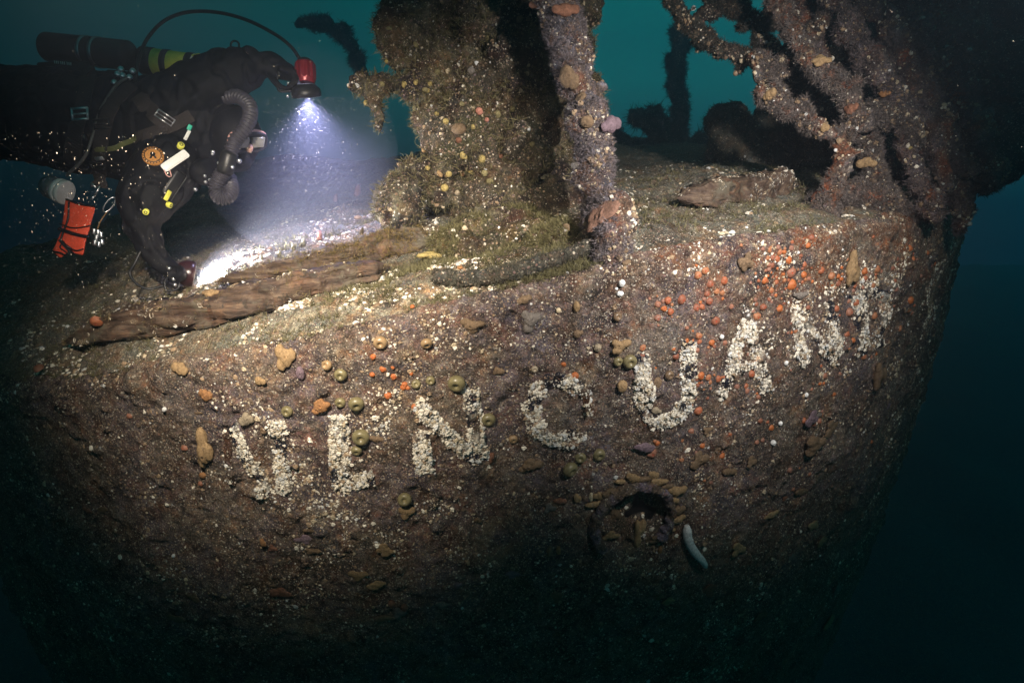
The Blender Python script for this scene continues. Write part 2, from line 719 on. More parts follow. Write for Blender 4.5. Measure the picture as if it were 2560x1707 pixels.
wreck = empty('shipwreck', (CX, CY - 2.0, -0.5), 'rusting ship stern overgrown with barnacles and bearing raised name letters', 'shipwreck')
NU, NV = 1350, 480
th = np.linspace(-1.18, 1.22, NU)[:, None] * np.ones(NV)
vv = (np.linspace(0, 1, NV) ** 1.15)[None] * np.ones((NU, 1))
zr_ = zrim(th)
zz = zr_ - vv * (zr_ + 3.6)
HP, HN = hull_at(th, zz)
hp = HP.reshape(-1, 3)
hpx, hpy, _ = proj(hp)
mk('hull_plating', hp, [grid_faces(NU, NV)], M_crust, wreck, crust_color(hp, hpx, hpy))

# ---- deck
YB = 9.5
_xr = CX + (RAD - 0.05) * np.sin(_tt)
_yr = CY - (RAD - 0.05) * np.cos(_tt)


def rim_x(x):
    return np.interp(x, _xr, _zz), np.interp(x, _xr, _yr)


def deck_z(x, y, fine=True):
    zr, yr = rim_x(x)
    s = np.maximum(y - yr, 0)
    z = zr + np.interp(x, [-1.0, 0.6], [0.26, 0.10]) * np.minimum(s, 0.8) + 0.01 * s - 0.10 * np.clip(x, -3, 0) * sstep(1.0, 6.0, s) + 0.02
    P = np.stack([x, y, np.zeros_like(x)], -1)
    a = sstep(0, 0.15, s)
    z = z + a * (0.045 * fbm(P, 2.3, 3, 60) + 0.03 * fbm(P, 8, 3, 61) + (0.012 * fbm(P, 30, 3, 62) if fine else 0)) - 0.03 * (1 - a)
    return z


NU2, NV2 = 900, 420
xg = (CX + 2.86 * np.linspace(-1, 1, NU2))[:, None] * np.ones(NV2)
tv = (np.linspace(0, 1, NV2) ** 2.0)[None]
_, yr0 = rim_x(xg)
yg = yr0 + 0.004 + tv * (YB - yr0)
DP = np.stack([xg, yg, deck_z(xg, yg)], -1).reshape(-1, 3)
dpx, dpy, _ = proj(DP)


def deck_color(P, px, py):
    c = np.broadcast_to(np.array((0.19, 0.18, 0.135)), P.shape).copy()
    c = lerp(c, C_DARK, sstep(0.0, 0.5, fbm(P, 4, 4, 70)))
    c = lerp(c, C_SILT, sstep(-0.1, 0.35, fbm(P, 5, 4, 71)))
    c = lerp(c, C_TAN, 0.6 * sstep(0.15, 0.5, fbm(P, 12, 4, 72)))
    c = lerp(c, np.array((0.055, 0.052, 0.026)), 0.92 * np.clip(1.5 * zone(px, py, 1290, 620, 230, 105), 0, 1))  # mossy green, darkened further to paint in the shade of post and pillar
    c = lerp(c, np.array((0.40, 0.36, 0.26)), 0.85 * np.clip(1.4 * zone(px, py, 830, 770, 330, 80), 0, 1) * sstep(-0.3, 0.3, fbm(P, 14, 3, 74)))  # pale rim silt, brightened so its colour carries a warm wash of light
    return c


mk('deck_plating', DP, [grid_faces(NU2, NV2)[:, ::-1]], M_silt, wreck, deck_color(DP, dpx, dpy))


def deck_px(px, py):
    D = ray(px, py)
    t0, t1 = 1.6, 14.0
    ts = np.linspace(t0, t1, 800)
    X = D[..., 0] * ts
    Y = D[..., 1] * ts
    Z = D[..., 2] * ts
    ok = (Z < deck_z(X, Y)) & (Y > rim_x(X)[1] - 0.05)
    k = int(np.argmax(ok)) if ok.any() else 700
    return np.array((X[k], Y[k], deck_z(X[k:k + 1], Y[k:k + 1])[0])), np.array((0, -0.05, 1.0))


def barnacles(mb, P, N, r, h, col, seg=7):
    """little craters, one per point"""
    n = len(P)
    a = np.linspace(0, 2 * math.pi, seg, endpoint=False)
    x = np.cross(N, rng.normal(size=(n, 3)))
    x /= np.linalg.norm(x, axis=1)[:, None] + 1e-9
    y = np.cross(N, x)
    jit = 1 + 0.25 * rng.normal(size=(n, seg))
    ca, sa = np.cos(a), np.sin(a)
    ring = lambda k, hh: P[:, None] + (r * k)[:, None, None] * jit[..., None] * (ca[None, :, None] * x[:, None] + sa[None, :, None] * y[:, None]) + (N * (hh)[:, None])[:, None]
    V = np.concatenate([ring(1.0, -0.3 * h), ring(0.82, 0.55 * h), ring(0.5, h), (P + N * (0.35 * h)[:, None])[:, None]], 1)
    m = 3 * seg + 1
    base = (np.arange(n) * m)[:, None]
    j = np.arange(seg)
    k = (j + 1) % seg
    q = np.concatenate([np.stack([j, k, seg + k, seg + j], -1), np.stack([seg + j, seg + k, 2 * seg + k, 2 * seg + j], -1)])
    t = np.stack([2 * seg + j, 2 * seg + k, np.full(seg, 3 * seg)], -1)
    Q = (base[:, :, None] + q[None]).reshape(-1, 4)
    T = (base[:, :, None] + t[None]).reshape(-1, 3)
    C = np.repeat(col, m, axis=0)
    mb.add(V.reshape(-1, 3), [Q, T], C)


SHELL = np.array([(0.80, 0.74, 0.62), (0.50, 0.41, 0.28), (0.30, 0.21, 0.13), (0.16, 0.11, 0.075), (0.62, 0.62, 0.60)])


def shells(n, w):
    k = rng.choice(5, n, p=np.array(w) / sum(w))
    return SHELL[k] * rng.uniform(0.7, 1.15, (n, 1))


def hull_growth():
    n = 420000
    t = rng.uniform(-1.0, 1.05, n)
    z0 = zrim(t)
    z = z0 - rng.random(n) * 2.2 - 0.005
    P, N = hull_base(t, z)
    px, py, _ = proj(P)
    keep = (px > -60) & (px < 2500) & (py < 1720)
    t, z, P, px, py = t[keep], z[keep], P[keep], px[keep], py[keep]
    cl = sstep(-0.10, 0.40, fbm(P, 9, 4, 80))
    big = sstep(-0.35, 0.3, fbm(P, 2.5, 3, 81))
    white = np.clip(0.95 * zone(px, py, 1950, 720, 330, 170) + 0.5 * zone(px, py, 820, 800, 300, 60) + 0.5 * zone(px, py, 950, 1320, 300, 90)
                    + 0.42 * np.exp(-((py - np.interp(px, [560, 1000, 1400, 1700, 2200], [1150, 1090, 1030, 940, 800])) / 95.0) ** 2) * (px > 480) + 0.35 * zone(px, py, 700, 1130, 300, 200) + 0.3 * zone(px, py, 1300, 1080, 300, 100), 0, 1)
    purple = zone(px, py, 1500, 800, 230, 110)
    dens = (0.10 + 0.90 * cl) * (0.25 + 0.75 * big) * (0.55 + 0.6 * white) * (1 - 0.75 * purple)
    k = rng.random(len(t)) < dens * 0.72
    t, z, px, py, white, cl = t[k], z[k], px[k], py[k], white[k], cl[k]
    P, N = hull_at(t, z)
    n = len(P)
    r = np.clip(rng.lognormal(math.log(0.0031), 0.5, n), 0.0016, 0.011)
    isw = rng.random(n) < (0.02 + 0.30 * cl ** 2 + 0.6 * white * (0.25 + 0.75 * cl))
    c = np.where(isw[:, None], shells(n, (5, 3, 1, 0.2, 1.6)), shells(n, (0.15, 0.9, 3.5, 6, 0.1)))
    mb = MB()
    barnacles(mb, P, N, r, r * rng.uniform(0.3, 0.7, n), c)
    o = mb.build('barnacles', M_shell, wreck, color=True, smooth=False)
    tag(o, kind='stuff')
    print('hull barnacles', n)


hull_growth()

# ---- the raised letters
LET = [
    ('N', 'first raised letter of the name, an N crusted white on its diagonal', [([(574, 1062), (668, 1232)], 30, 0.8), ([(690, 1048), (714, 1234)], 40, 0.9), ([(566, 1072), (584, 1218)], 22, 0.12)]),
    ('I', 'second raised letter of the name, a grey-topped upright with a short foot', [([(842, 1040), (848, 1130), (852, 1225)], 52, 0.75), ([(850, 1212), (890, 1208), (938, 1192)], 40, 0.8)]),
    ('N', 'third raised letter of the name, an N with a thick white left leg', [([(1050, 1078), (1064, 1182)], 46, 1.0), ([(1040, 1002), (1110, 1075), (1192, 1160)], 36, 0.7), ([(1176, 962), (1186, 1060), (1200, 1150)], 44, 0.9)]),
    ('C', 'fourth raised letter of the name, a round C', [([(1400 + 68 * math.cos(R_(q)), 1030 + 78 * math.sin(R_(q))) for q in range(-40, -328, -14)], 42, 0.8), ([(1452, 968), (1473, 1010), (1472, 1040)], 28, 0.16)]),
    ('U', 'fifth raised letter of the name, a U with dark navy patches', [([(1604, 880), (1607, 960), (1612, 1015), (1632, 1048), (1662, 1056), (1696, 1040), (1716, 1000), (1720, 930), (1718, 848)], 44, 0.85)]),
    ('A', 'sixth raised letter of the name, an A among orange anemones', [([(1808, 998), (1836, 900), (1866, 806)], 28, 0.9), ([(1872, 804), (1894, 880), (1920, 980)], 32, 1.0), ([(1842, 920), (1900, 912)], 20, 0.9)]),
    ('N', 'seventh raised letter of the name, a white-crusted N', [([(1994, 768), (2002, 914)], 28, 0.95), ([(2076, 752), (2078, 915)], 28, 1.0), ([(2000, 776), (2070, 902)], 24, 0.9)]),
    ('T', 'eighth raised letter of the name, cream and navy, nearest the dark right edge', [([(2148, 738), (2150, 893)], 36, 0.9), ([(2150, 740), (2206, 730)], 26, 0.8), ([(2210, 722), (2209, 800), (2206, 872)], 22, 0.8)]),
]
for ch, lab, strokes in LET:
    lm, sh = MB(), MB()
    for path, w, dens in strokes:
        path = np.array(path, float)
        L = np.linalg.norm(np.diff(path, axis=0), axis=1).sum()
        n = max(8, int(L / 2.2))
        c = spline(path, n)
        T = np.gradient(c, axis=0)
        T /= np.linalg.norm(T, axis=1)[:, None]
        Nn = np.stack([-T[:, 1], T[:, 0]], -1)
        s = np.linspace(-1, 1, 15)
        wob = 1 + 0.45 * fbm(np.stack([c[:, 0], c[:, 1], c[:, 0] * 0], -1), 0.05, 3, ord(ch))
        g = c[:, None] + Nn[:, None] * (s[None, :, None] * (w / 2 * wob)[:, None, None])
        th_, z_ = hull_ray(g[..., 0], g[..., 1])
        P, N = hull_at(th_, z_)
        e0 = np.minimum(np.arange(n), np.arange(n)[::-1]) / 3.0
        prof = (1 - np.abs(s) ** 5)[None] * np.clip(e0, 0, 1)[:, None]
        P = P + N * (0.014 * prof - 0.005 + 0.006 * fbm(P, 45, 2, 5))[..., None]
        grime = fbm(P, 22, 3, 97)
        navy = sstep(0.0, 0.2, fbm(P, 14, 3, 90) - (0.0 if ch in 'UT' else 0.16))
        base = lerp(lerp(np.broadcast_to(np.array((0.52, 0.48, 0.40)), P.shape), C_BROWN * 1.2, sstep(-0.15, 0.3, grime)), np.array((0.012, 0.015, 0.028)), navy)
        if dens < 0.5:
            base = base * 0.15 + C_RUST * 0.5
        lm.add(P.reshape(-1, 3), [grid_faces(n, 15)], base.reshape(-1, 3))
        m = int(L * w * 0.27 * dens)
        i = rng.integers(0, n, m)
        j = rng.integers(1, 14, m)
        nv = navy[i, j]
        ok = (rng.random(m) > nv * 0.92) & (rng.random(m) < sstep(-0.55, 0.05, fbm(P[i, j], 24, 3, 95)))
        i, j = i[ok], j[ok]
        Pb = P[i, j] + rng.normal(0, 0.006, (len(i), 3)) * (rng.random((len(i), 1)) ** 2 + 0.2)
        rr = np.clip(rng.lognormal(math.log(0.0023), 0.65, len(i)), 0.0012, 0.0095)
        barnacles(sh, Pb, N[i, j], rr, rr * rng.uniform(0.25, 0.6, len(i)), shells(len(i), (9, 2.2, 0.8, 0.4, 3)))
    lo = lm.build('letter', M_crust_s, wreck, color=True)
    lo['label'] = lab
    so = sh.build('barnacle_crust', M_shell, lo, color=True, smooth=False)
    so.matrix_parent_inverse = Matrix.Identity(4)
    tag(so, kind='stuff')

# ---- porthole
PC, PN = hull_base(*PORT)
PX = np.cross((0, 0, 1.0), PN)
PX /= np.linalg.norm(PX)
PY = np.cross(PN, PX)


def ring_mesh(r0, r1, h, off, seed, a0=0, a1=360, lum=0.006):
    n, m = 160, 16
    a = np.radians(np.linspace(a0, a1, n))
    b = np.linspace(0, 2 * math.pi, m, endpoint=False)
    rc, rw = (r0 + r1) / 2, (r1 - r0) / 2
    rr = rc + rw * np.cos(b)
    P = PC + (rr[None, :] * np.cos(a)[:, None])[..., None] * PX + (rr[None, :] * np.sin(a)[:, None])[..., None] * PY + (off + h * np.sin(b))[None, :, None] * PN
    d = P - (PC + (rc * np.cos(a))[:, None, None] * PX + (rc * np.sin(a))[:, None, None] * PY)
    P = P + d / (np.linalg.norm(d, axis=-1)[..., None] + 1e-9) * (lum * fbm(P, 45, 3, seed))[..., None]
    i = np.arange(n - 1)[:, None] * m
    j = np.arange(m)[None]
    k = (j + 1) % m
    q = np.stack([i + j, i + k, i + m + k, i + m + j], -1).reshape(-1, 4)
    return P.reshape(-1, 3), [q]


mp = MB()
V, fs = ring_mesh(0.143, 0.180, 0.024, 0.012, 4, -40, 220, lum=0.016)
mp.add(V, fs, lerp(np.broadcast_to(C_PURP * 1.4, V.shape), C_BROWN * 1.3, sstep(-0.2, 0.3, fbm(V, 20, 3, 3))))
po = mp.build('porthole', M_crust_s, wreck, color=True)
po['label'] = 'round porthole with an encrusted rim below the letter C and the letter U'
mp = MB()
a = np.radians(np.arange(0, 360, 6))
V = np.vstack([PC - PN * 0.048, PC - PN * 0.048 + 0.14 * (np.cos(a)[:, None] * PX + np.sin(a)[:, None] * PY)])
mp.add(V, [np.stack([np.zeros(60, int), 1 + np.arange(60), 1 + (np.arange(60) + 1) % 60], -1)])
mp.build('pane', mat_plain('old glass', (0.012, 0.012, 0.014), 0.35, 0, 0.5, 0.5, 30, 0.002), po)

# the seabed and the water beyond it
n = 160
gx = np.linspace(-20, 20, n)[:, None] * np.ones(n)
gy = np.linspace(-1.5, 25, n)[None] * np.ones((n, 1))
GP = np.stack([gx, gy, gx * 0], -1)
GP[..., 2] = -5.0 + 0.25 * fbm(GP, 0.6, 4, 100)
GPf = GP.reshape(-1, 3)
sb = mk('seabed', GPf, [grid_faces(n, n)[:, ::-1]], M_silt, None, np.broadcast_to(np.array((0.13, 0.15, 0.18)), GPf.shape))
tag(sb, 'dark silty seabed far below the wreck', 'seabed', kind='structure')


# ================================================================ growth helpers
def fuzz(mb, P, N, ln, wd, col, blades=3, spread=0.8, droop=0.0):
    n = len(P) * blades
    P = np.repeat(P, blades, 0)
    N = np.repeat(N, blades, 0)
    d = N + spread * rng.normal(size=(n, 3)) + np.array((0, 0, -droop))
    d /= np.linalg.norm(d, axis=1)[:, None]
    s = np.cross(d, rng.normal(size=(n, 3)))
    s /= np.linalg.norm(s, axis=1)[:, None] + 1e-9
    l = np.asarray(ln) * rng.uniform(0.4, 1.3, n)
    mid = P + d * (l * 0.55)[:, None]
    bend = d + 0.5 * rng.normal(size=(n, 3))
    tip = mid + bend / np.linalg.norm(bend, axis=1)[:, None] * (l * 0.5)[:, None]
    V = np.stack([P - s * wd, P + s * wd, mid + s * wd * 0.8, mid - s * wd * 0.8, tip], 1).reshape(-1, 3)
    b = np.arange(n)[:, None] * 5
    c = np.asarray(col) * rng.uniform(0.6, 1.5, (n, 1))
    mb.add(V, [b + np.array([[0, 1, 2, 3]]), b + np.array([[3, 2, 4]])], np.repeat(c, 5, 0))


def rough(V, N, a, seed):
    return V + N * (a * 0.5 * fbm(V, 9, 3, seed) + a * 0.35 * fbm(V, 28, 3, seed + 3) + a * 0.22 * fbm(V, 75, 2, seed + 5))[:, None]


def mottled(V, cols, seed, f=8):
    c = np.broadcast_to(np.array(cols[0], float), V.shape).copy()
    for k, q in enumerate(cols[1:]):
        c = lerp(c, np.array(q, float), sstep(0.02, 0.4, fbm(V, f * (1 + 0.35 * k), 4, seed + 7 * k)))
    return c


BVH = {}


def reg(key, V, fs):
    BVH[key] = BVHTree.FromPolygons(V.tolist(), [f for a in fs for f in a.tolist()])


def hit(px, py, keys=()):
    """nearest surface point along the line of sight"""
    D = Vector(ray(px, py).tolist())
    L = D.length
    D.normalize()
    best = None
    for k in keys:
        h = BVH[k].ray_cast(Vector((0, 0, 0)), D)
        if h[0] is not None and (best is None or h[3] < best[2]):
            nn = h[1] if h[1].dot(D) < 0 else -h[1]
            best = (np.array(h[0]), np.array(nn), h[3])
    return best


def place(px, py, on):
    """(point, normal) on the named surface"""
    if on == 'hull':
        P, N = hull_px(px, py)
        return P, N
    if on == 'deck':
        return deck_px(px, py)
    h = hit(px, py, (on,))
    if h is None:
        for dx, dy in ((25, 0), (-25, 0), (0, 25), (0, -25), (50, 30), (-50, 30)):
            h = hit(px + dx, py + dy, (on,))
            if h:
                break
    return (h[0], h[1]) if h else (None, None)


def structure(name, caps, voxel, amp, cols, seed, label, cat, key=None, fz=(6000, 0.02, 0.0009, (0.12, 0.10, 0.07)), bn=(1500, (1, 2, 3, 2, 0.5)), group=None, smooth=1, f=8):
    V, N, fs = union(caps, voxel, smooth)
    V = rough(V, N, amp, seed)
    base = V[np.argmin(V[:, 2])]
    root = empty(name, tuple(float(q) for q in base), label, cat, group)
    mk('encrusted_core', V, fs, M_crust_s, root, mottled(V, cols, seed, f))
    if key:
        reg(key, V, fs)
    mb = MB()
    if fz and fz[0]:
        P, Nn = sample(V, fs, fz[0])
        k = fbm(P, 7, 3, seed + 50) > -0.15
        P, Nn = P[k], Nn[k]
        fuzz(mb, P, Nn, fz[1], fz[2], np.array(fz[3]))
        tag(mb.build('hydroid_growth', M_fuzz, root, color=True), kind='stuff')
    if bn and bn[0]:
        P, Nn = sample(V, fs, bn[0])
        k = fbm(P, 10, 3, seed + 60) > 0.0
        P, Nn = P[k], Nn[k]
        r = np.clip(rng.lognormal(math.log(0.0045), 0.4, len(P)), 0.002, 0.012)
        b = MB()
        barnacles(b, P, Nn, r, r, shells(len(P), bn[1]))
        tag(b.build('barnacles', M_shell, root, color=True, smooth=False), kind='stuff')
    return root, V, fs


def fill_poly(poly, n, d, rpx, ddev):
    poly = np.array(poly, float)
    out = []
    lo, hi = poly.min(0), poly.max(0)
    while len(out) < n:
        p = rng.uniform(lo, hi)
        ins = False
        j = len(poly) - 1
        for i in range(len(poly)):
            if (poly[i, 1] > p[1]) != (poly[j, 1] > p[1]) and p[0] < (poly[j, 0] - poly[i, 0]) * (p[1] - poly[i, 1]) / (poly[j, 1] - poly[i, 1]) + poly[i, 0]:
                ins = not ins
            j = i
        if ins:
            r = rng.uniform(*rpx)
            dd = d + rng.uniform(-ddev, ddev)
            q = at(p[0], p[1], dd)
            out.append((q, r / F * dd, q, r / F * dd))
    return out


def limb(path, d, rpx, stubs=0.0):
    """capsule chain along pixel path; d and rpx scalars or per-point lists"""
    n = len(path)
    d = np.broadcast_to(np.asarray(d, float), (n,))
    r = np.broadcast_to(np.asarray(rpx, float), (n,))
    m = n * 5
    Pp = spline(np.array([at(p[0], p[1], q) for p, q in zip(path, d)]), m)
    rr = np.interp(np.linspace(0, n - 1, m), np.arange(n), r / F * d)
    rr = rr * (1 + 0.35 * rng.normal(size=m).clip(-1, 1))
    Pp = Pp + rng.normal(size=Pp.shape) * (rr * 0.22)[:, None]
    out = [(Pp[i], rr[i], Pp[i + 1], rr[i + 1]) for i in range(m - 1)]
    for i in range(1, m - 1):
        if rng.random() < stubs:
            d_ = rng.normal(size=3)
            d_ /= np.linalg.norm(d_)
            e = Pp[i] + d_ * rr[i] * rng.uniform(1.3, 2.4)
            out.append((Pp[i], rr[i] * 0.6, e, rr[i] * rng.uniform(0.25, 0.45)))
    return out


# ================================================================ standing structures on the deck
col_poly = [(1020, -60), (1030, 100), (1056, 140), (1046, 215), (1040, 330), (1045, 420), (1030, 500), (1030, 545), (1340, 560), (1385, 400), (1385, 200), (1370, -60)]
caps = fill_poly(col_poly, 150, 2.95, (34, 58), 0.14)
caps += fill_poly([(1340, -60), (1460, -60), (1470, 200), (1480, 420), (1480, 560), (1340, 560)], 64, 3.4, (36, 52), 0.1)
caps += limb([(1010, 30), (985, 60), (975, 110), (995, 150)], 2.85, [36, 30, 26, 20])
caps += limb([(1060, 215), (980, 212), (915, 208), (890, 214)], [2.9, 2.85, 2.8, 2.78], [32, 22, 17, 14])
caps += limb([(920, 212), (934, 250), (944, 292), (946, 330)], [2.8, 2.8, 2.8, 2.8], [15, 17, 14, 8])
caps += limb([(1040, 420), (1015, 480), (985, 545)], [2.85, 2.8, 2.75], [34, 36, 38])
caps += limb([(1240, 560), (1330, 530), (1420, 500)], [2.85, 2.9, 2.95], [45, 48, 45])
structure('encrusted_pillar', caps, 0.014, 0.05, [(0.075, 0.062, 0.042), C_OLIVE * 0.8, (0.16, 0.14, 0.09), C_DARK * 0.7], 200,
          'broad ragged pillar of steel smothered in yellow sponges behind the diver\'s red torch', 'wreckage', 'pillar',
          (18000, 0.034, 0.0014, (0.125, 0.108, 0.058)), (3500, (0.8, 2, 3, 2, 0.5)))

_dp = float(proj(hull_px(1530, 672)[0])[2])
post_path = [(1375, -50), (1395, 40), (1425, 120), (1445, 200), (1462, 280), (1478, 360), (1490, 440), (1508, 520), (1518, 600), (1530, 672)]
caps = limb(post_path, [2.5, 2.5, 2.48, 2.46, 2.45, 2.43, 2.42, 2.41, 0.5 * (2.41 + _dp), _dp + 0.03], [40, 40, 38, 40, 40, 38, 40, 41, 38, 40], 0.12)
structure('encrusted_post', caps, 0.009, 0.03, [(0.15, 0.12, 0.115), (0.19, 0.10, 0.07), (0.13, 0.085, 0.06), (0.20, 0.18, 0.20)], 230,
          'slender leaning post in purple-grey growth with brown sponges, standing at the rim', 'post', 'post',
          (9000, 0.018, 0.0010, (0.13, 0.11, 0.115)), (2600, (1, 2, 3, 2, 0.6)), f=14)

LIMBS = [
    ('slim dark branch arching out over open teal water', [(1660, -30), (1695, 30), (1740, 75), (1785, 108), (1840, 135), (1906, 150), (1960, 185), (2010, 240), (2060, 285), (2110, 330)], 3.0, [20, 24, 24, 24, 22, 24, 24, 24, 24, 26], 0),
    ('dark looping branch at the top edge above the open teal gap', [(1745, 70), (1770, 30), (1815, 18), (1870, 40), (1905, 62), (1950, 30), (1985, -30)], 3.1, [18, 20, 20, 22, 22, 26, 30], 0),
    ('long grey trunk forking down to the deck in the middle of the tangle', [(1935, -30), (1962, 50), (2008, 130), (2056, 185), (2112, 224), (2132, 275), (2112, 345), (2110, 400), (2088, 450), (2074, 505)], [2.75, 2.75, 2.72, 2.7, 2.7, 2.7, 2.7, 2.7, 2.72, 2.75], [24, 24, 22, 24, 26, 28, 26, 25, 28, 34], 1),
    ('low limb sagging under pale sponges left of the trunk', [(1890, 150), (1915, 215), (1950, 262), (2008, 290), (2050, 318), (2100, 345)], [2.9, 2.85, 2.8, 2.76, 2.72, 2.7], [24, 26, 24, 22, 20, 24], 1),
    ('thick limb with a red crusted foot reaching the deck on the right', [(2100, -30), (2130, 70), (2187, 165), (2240, 240), (2275, 310), (2262, 370), (2285, 430), (2318, 490), (2345, 545)], [2.75, 2.75, 2.75, 2.78, 2.8, 2.8, 2.8, 2.78, 2.75], [34, 32, 30, 28, 26, 24, 28, 30, 20], 2),
    ('straight purple limb crossing high beneath the top edge', [(2010, -30), (2060, 60), (2120, 120), (2200, 175), (2290, 190)], [3.05, 3.0, 2.95, 2.9, 2.95], [30, 28, 28, 28, 26], 1),
    ('reddish limb falling close to the dark right wall', [(2230, -30), (2290, 70), (2325, 170), (2340, 270), (2370, 350), (2410, 440)], [2.9, 2.9, 2.92, 2.95, 2.95, 2.95], [40, 36, 30, 28, 34, 34], 2),
    ('far right limb, heavy and almost black', [(2360, -30), (2400, 60), (2430, 180), (2440, 300), (2470, 420)], 3.0, [52, 50, 40, 36, 40], 0),
    ('short strut under the trunk carrying a bulbous tan sponge', [(2135, 290), (2165, 350), (2180, 410), (2190, 470)], [2.85, 2.85, 2.85, 2.85], [20, 20, 22, 30], 1),
]
LIMBS += [
    ('rust-brown limb slanting down just behind the grey trunk', [(1990, -30), (2015, 80), (2080, 170), (2155, 300), (2185, 410)], 2.95, [26, 28, 28, 26, 26], 2),
    ('mauve limb bending left from the top edge into the sagging limb', [(2080, -30), (2060, 45), (1995, 120), (1935, 190), (1900, 255)], 2.85, [28, 26, 24, 24, 22], 1),
    ('short furry stub in the dark hollow left of the grey trunk', [(1895, 85), (1945, 150), (1975, 215)], 3.0, [18, 20, 22], 0),
    ('bridge-like limb joining the trunk to the thick limb', [(2105, 335), (2170, 300), (2230, 285), (2290, 335)], 2.78, [24, 24, 24, 26], 1),
    ('rust-flecked limb close beside the thick limb on its right', [(2175, -30), (2235, 90), (2295, 220), (2335, 330), (2362, 470)], 2.85, [32, 30, 28, 28, 30], 2),
    ('low knotted limb lying along the deck at the foot of the tangle', [(2020, 525), (2090, 492), (2160, 490), (2230, 512), (2300, 540)], 2.85, [26, 32, 30, 30, 26], 1),
    ('brown limb nearest the top right corner', [(2300, -30), (2375, 90), (2405, 220), (2445, 330), (2485, 460)], 2.9, [36, 36, 34, 34, 36], 2),
    ('slender rusty limb dropping to the rim at the far right', [(2330, 290), (2365, 380), (2392, 480), (2405, 570)], 2.9, [26, 28, 26, 20], 2),
]
PAL = {0: [(0.06, 0.055, 0.045), C_DARK, (0.09, 0.08, 0.06)], 1: [(0.15, 0.125, 0.115), (0.19, 0.16, 0.155), (0.10, 0.07, 0.05), (0.19, 0.075, 0.04)], 2: [(0.15, 0.12, 0.12), (0.22, 0.085, 0.045), (0.11, 0.08, 0.07)]}
for k, (lab, path, d, r, p) in enumerate(LIMBS):
    structure('encrusted_limb', limb(path, d, np.array(r) * 0.75, 0.45), 0.010, 0.045, PAL[p], 260 + 9 * k, lab, 'wreckage', 'limb%d' % k,
              (4500, 0.021, 0.0012, np.array(PAL[p][0]) * 0.8), (600, (0.8, 1.5, 3, 2, 0.5)), 'encrusted limbs of the fallen rigging', f=12)

caps = fill_poly([(2010, 60), (2080, -80), (2640, -80), (2640, 330), (2520, 430), (2420, 530), (2330, 570), (2260, 560), (2180, 500), (1990, 480), (2000, 330)], 200, 3.85, (40, 70), 0.22)
structure('wreck_wall', caps, 0.022, 0.06, [(0.045, 0.036, 0.034), C_DARK, (0.085, 0.045, 0.032)], 330, 'dark wall of wreckage rising behind the tangle of limbs', 'wreckage', 'wall',
          (5000, 0.03, 0.0014, (0.05, 0.04, 0.035)), None)

# background lumps
caps = fill_poly([(1790, 300), (1830, 260), (1900, 255), (1960, 290), (1990, 370), (1980, 430), (1800, 430)], 26, 4.3, (28, 45), 0.12)
structure('encrusted_boulder', caps, 0.02, 0.05, [(0.10, 0.10, 0.08), (0.14, 0.14, 0.12)], 350, 'rounded grey-green mound in the hazy water behind the plank', 'wreckage', 'mound', (3500, 0.03, 0.0013, (0.10, 0.10, 0.08)), (600, (1, 2, 3, 2, 1)))
structure('bollard_post', limb([(1692, 82), (1700, 130), (1693, 200), (1702, 270), (1700, 350)], 8.0, [15, 18, 16, 16, 22]), 0.03, 0.09, [(0.04, 0.045, 0.04), C_DARK], 360,
          'short furry post silhouetted against teal water far behind', 'post', None, (3000, 0.075, 0.003, (0.05, 0.05, 0.04)), None)
caps = fill_poly([(1500, 350), (1560, 310), (1600, 285), (1640, 272), (1660, 300), (1680, 340), (1780, 345), (1960, 340), (1960, 420), (1500, 420)], 46, 7.6, (14, 26), 0.2)
structure('wreckage_mound', caps, 0.04, 0.14, [(0.04, 0.045, 0.04), C_DARK], 366, 'low dark heap of wreckage on the far skyline around the furry post', 'wreckage', None, (4000, 0.09, 0.0035, (0.05, 0.05, 0.04)), None)
structure('drooping_cable', limb([(748, 60), (800, 60), (850, 85), (885, 130), (905, 190)], 9.0, [12, 16, 18, 18, 14]), 0.04, 0.06, [(0.03, 0.035, 0.03), C_DARK], 372,
          'faint curved cable hanging in far teal haze left of the pillar', 'cable', None, (800, 0.08, 0.004, (0.04, 0.04, 0.035)), None)

# ================================================================ timber, plank, rope
M_wood, nd, lk, bs = mat('waterlogged wood')
tc = nd.new('ShaderNodeTexCoord').outputs['Object']
mpn = nd.new('ShaderNodeMapping')
mpn.inputs['Rotation'].default_value = (0, 0, R_(-24))
mpn.inputs['Scale'].default_value = (3.5, 34, 34)
lk.new(tc, mpn.inputs[0])
g = noise_node(nd, lk, mpn.outputs[0], 1.6, 8, 0.65)
b2 = noise_node(nd, lk, tc, 9, 6, 0.65)
cw = ramp(nd, g, lk, [(0.3, (0.028, 0.017, 0.012)), (0.48, (0.085, 0.053, 0.036)), (0.62, (0.15, 0.105, 0.07)), (0.75, (0.25, 0.19, 0.13))])
cw = mix(nd, lk, 1.0, cw, ramp(nd, b2, lk, [(0.3, (0.55, 0.4, 0.35)), (0.5, (1, 1, 1)), (0.7, (1.4, 1.05, 0.8))]), 'MULTIPLY')
sm = noise_node(nd, lk, tc, 7, 7, 0.7)
cw = mix(nd, lk, ramp(nd, sm, lk, [(0.53, (0, 0, 0)), (0.62, (0.85, 0.85, 0.85))]), cw, (0.125, 0.110, 0.078))
sm2 = noise_node(nd, lk, tc, 23, 7, 0.7)
cw = mix(nd, lk, ramp(nd, sm2, lk, [(0.56, (0, 0, 0)), (0.63, (1, 1, 1))]), cw, (0.035, 0.026, 0.018))
lk.new(cw, bs.inputs['Base Color'])
bs.inputs['Roughness'].default_value = 0.65
bump(nd, lk, bs, g, 1.0, 0.012)


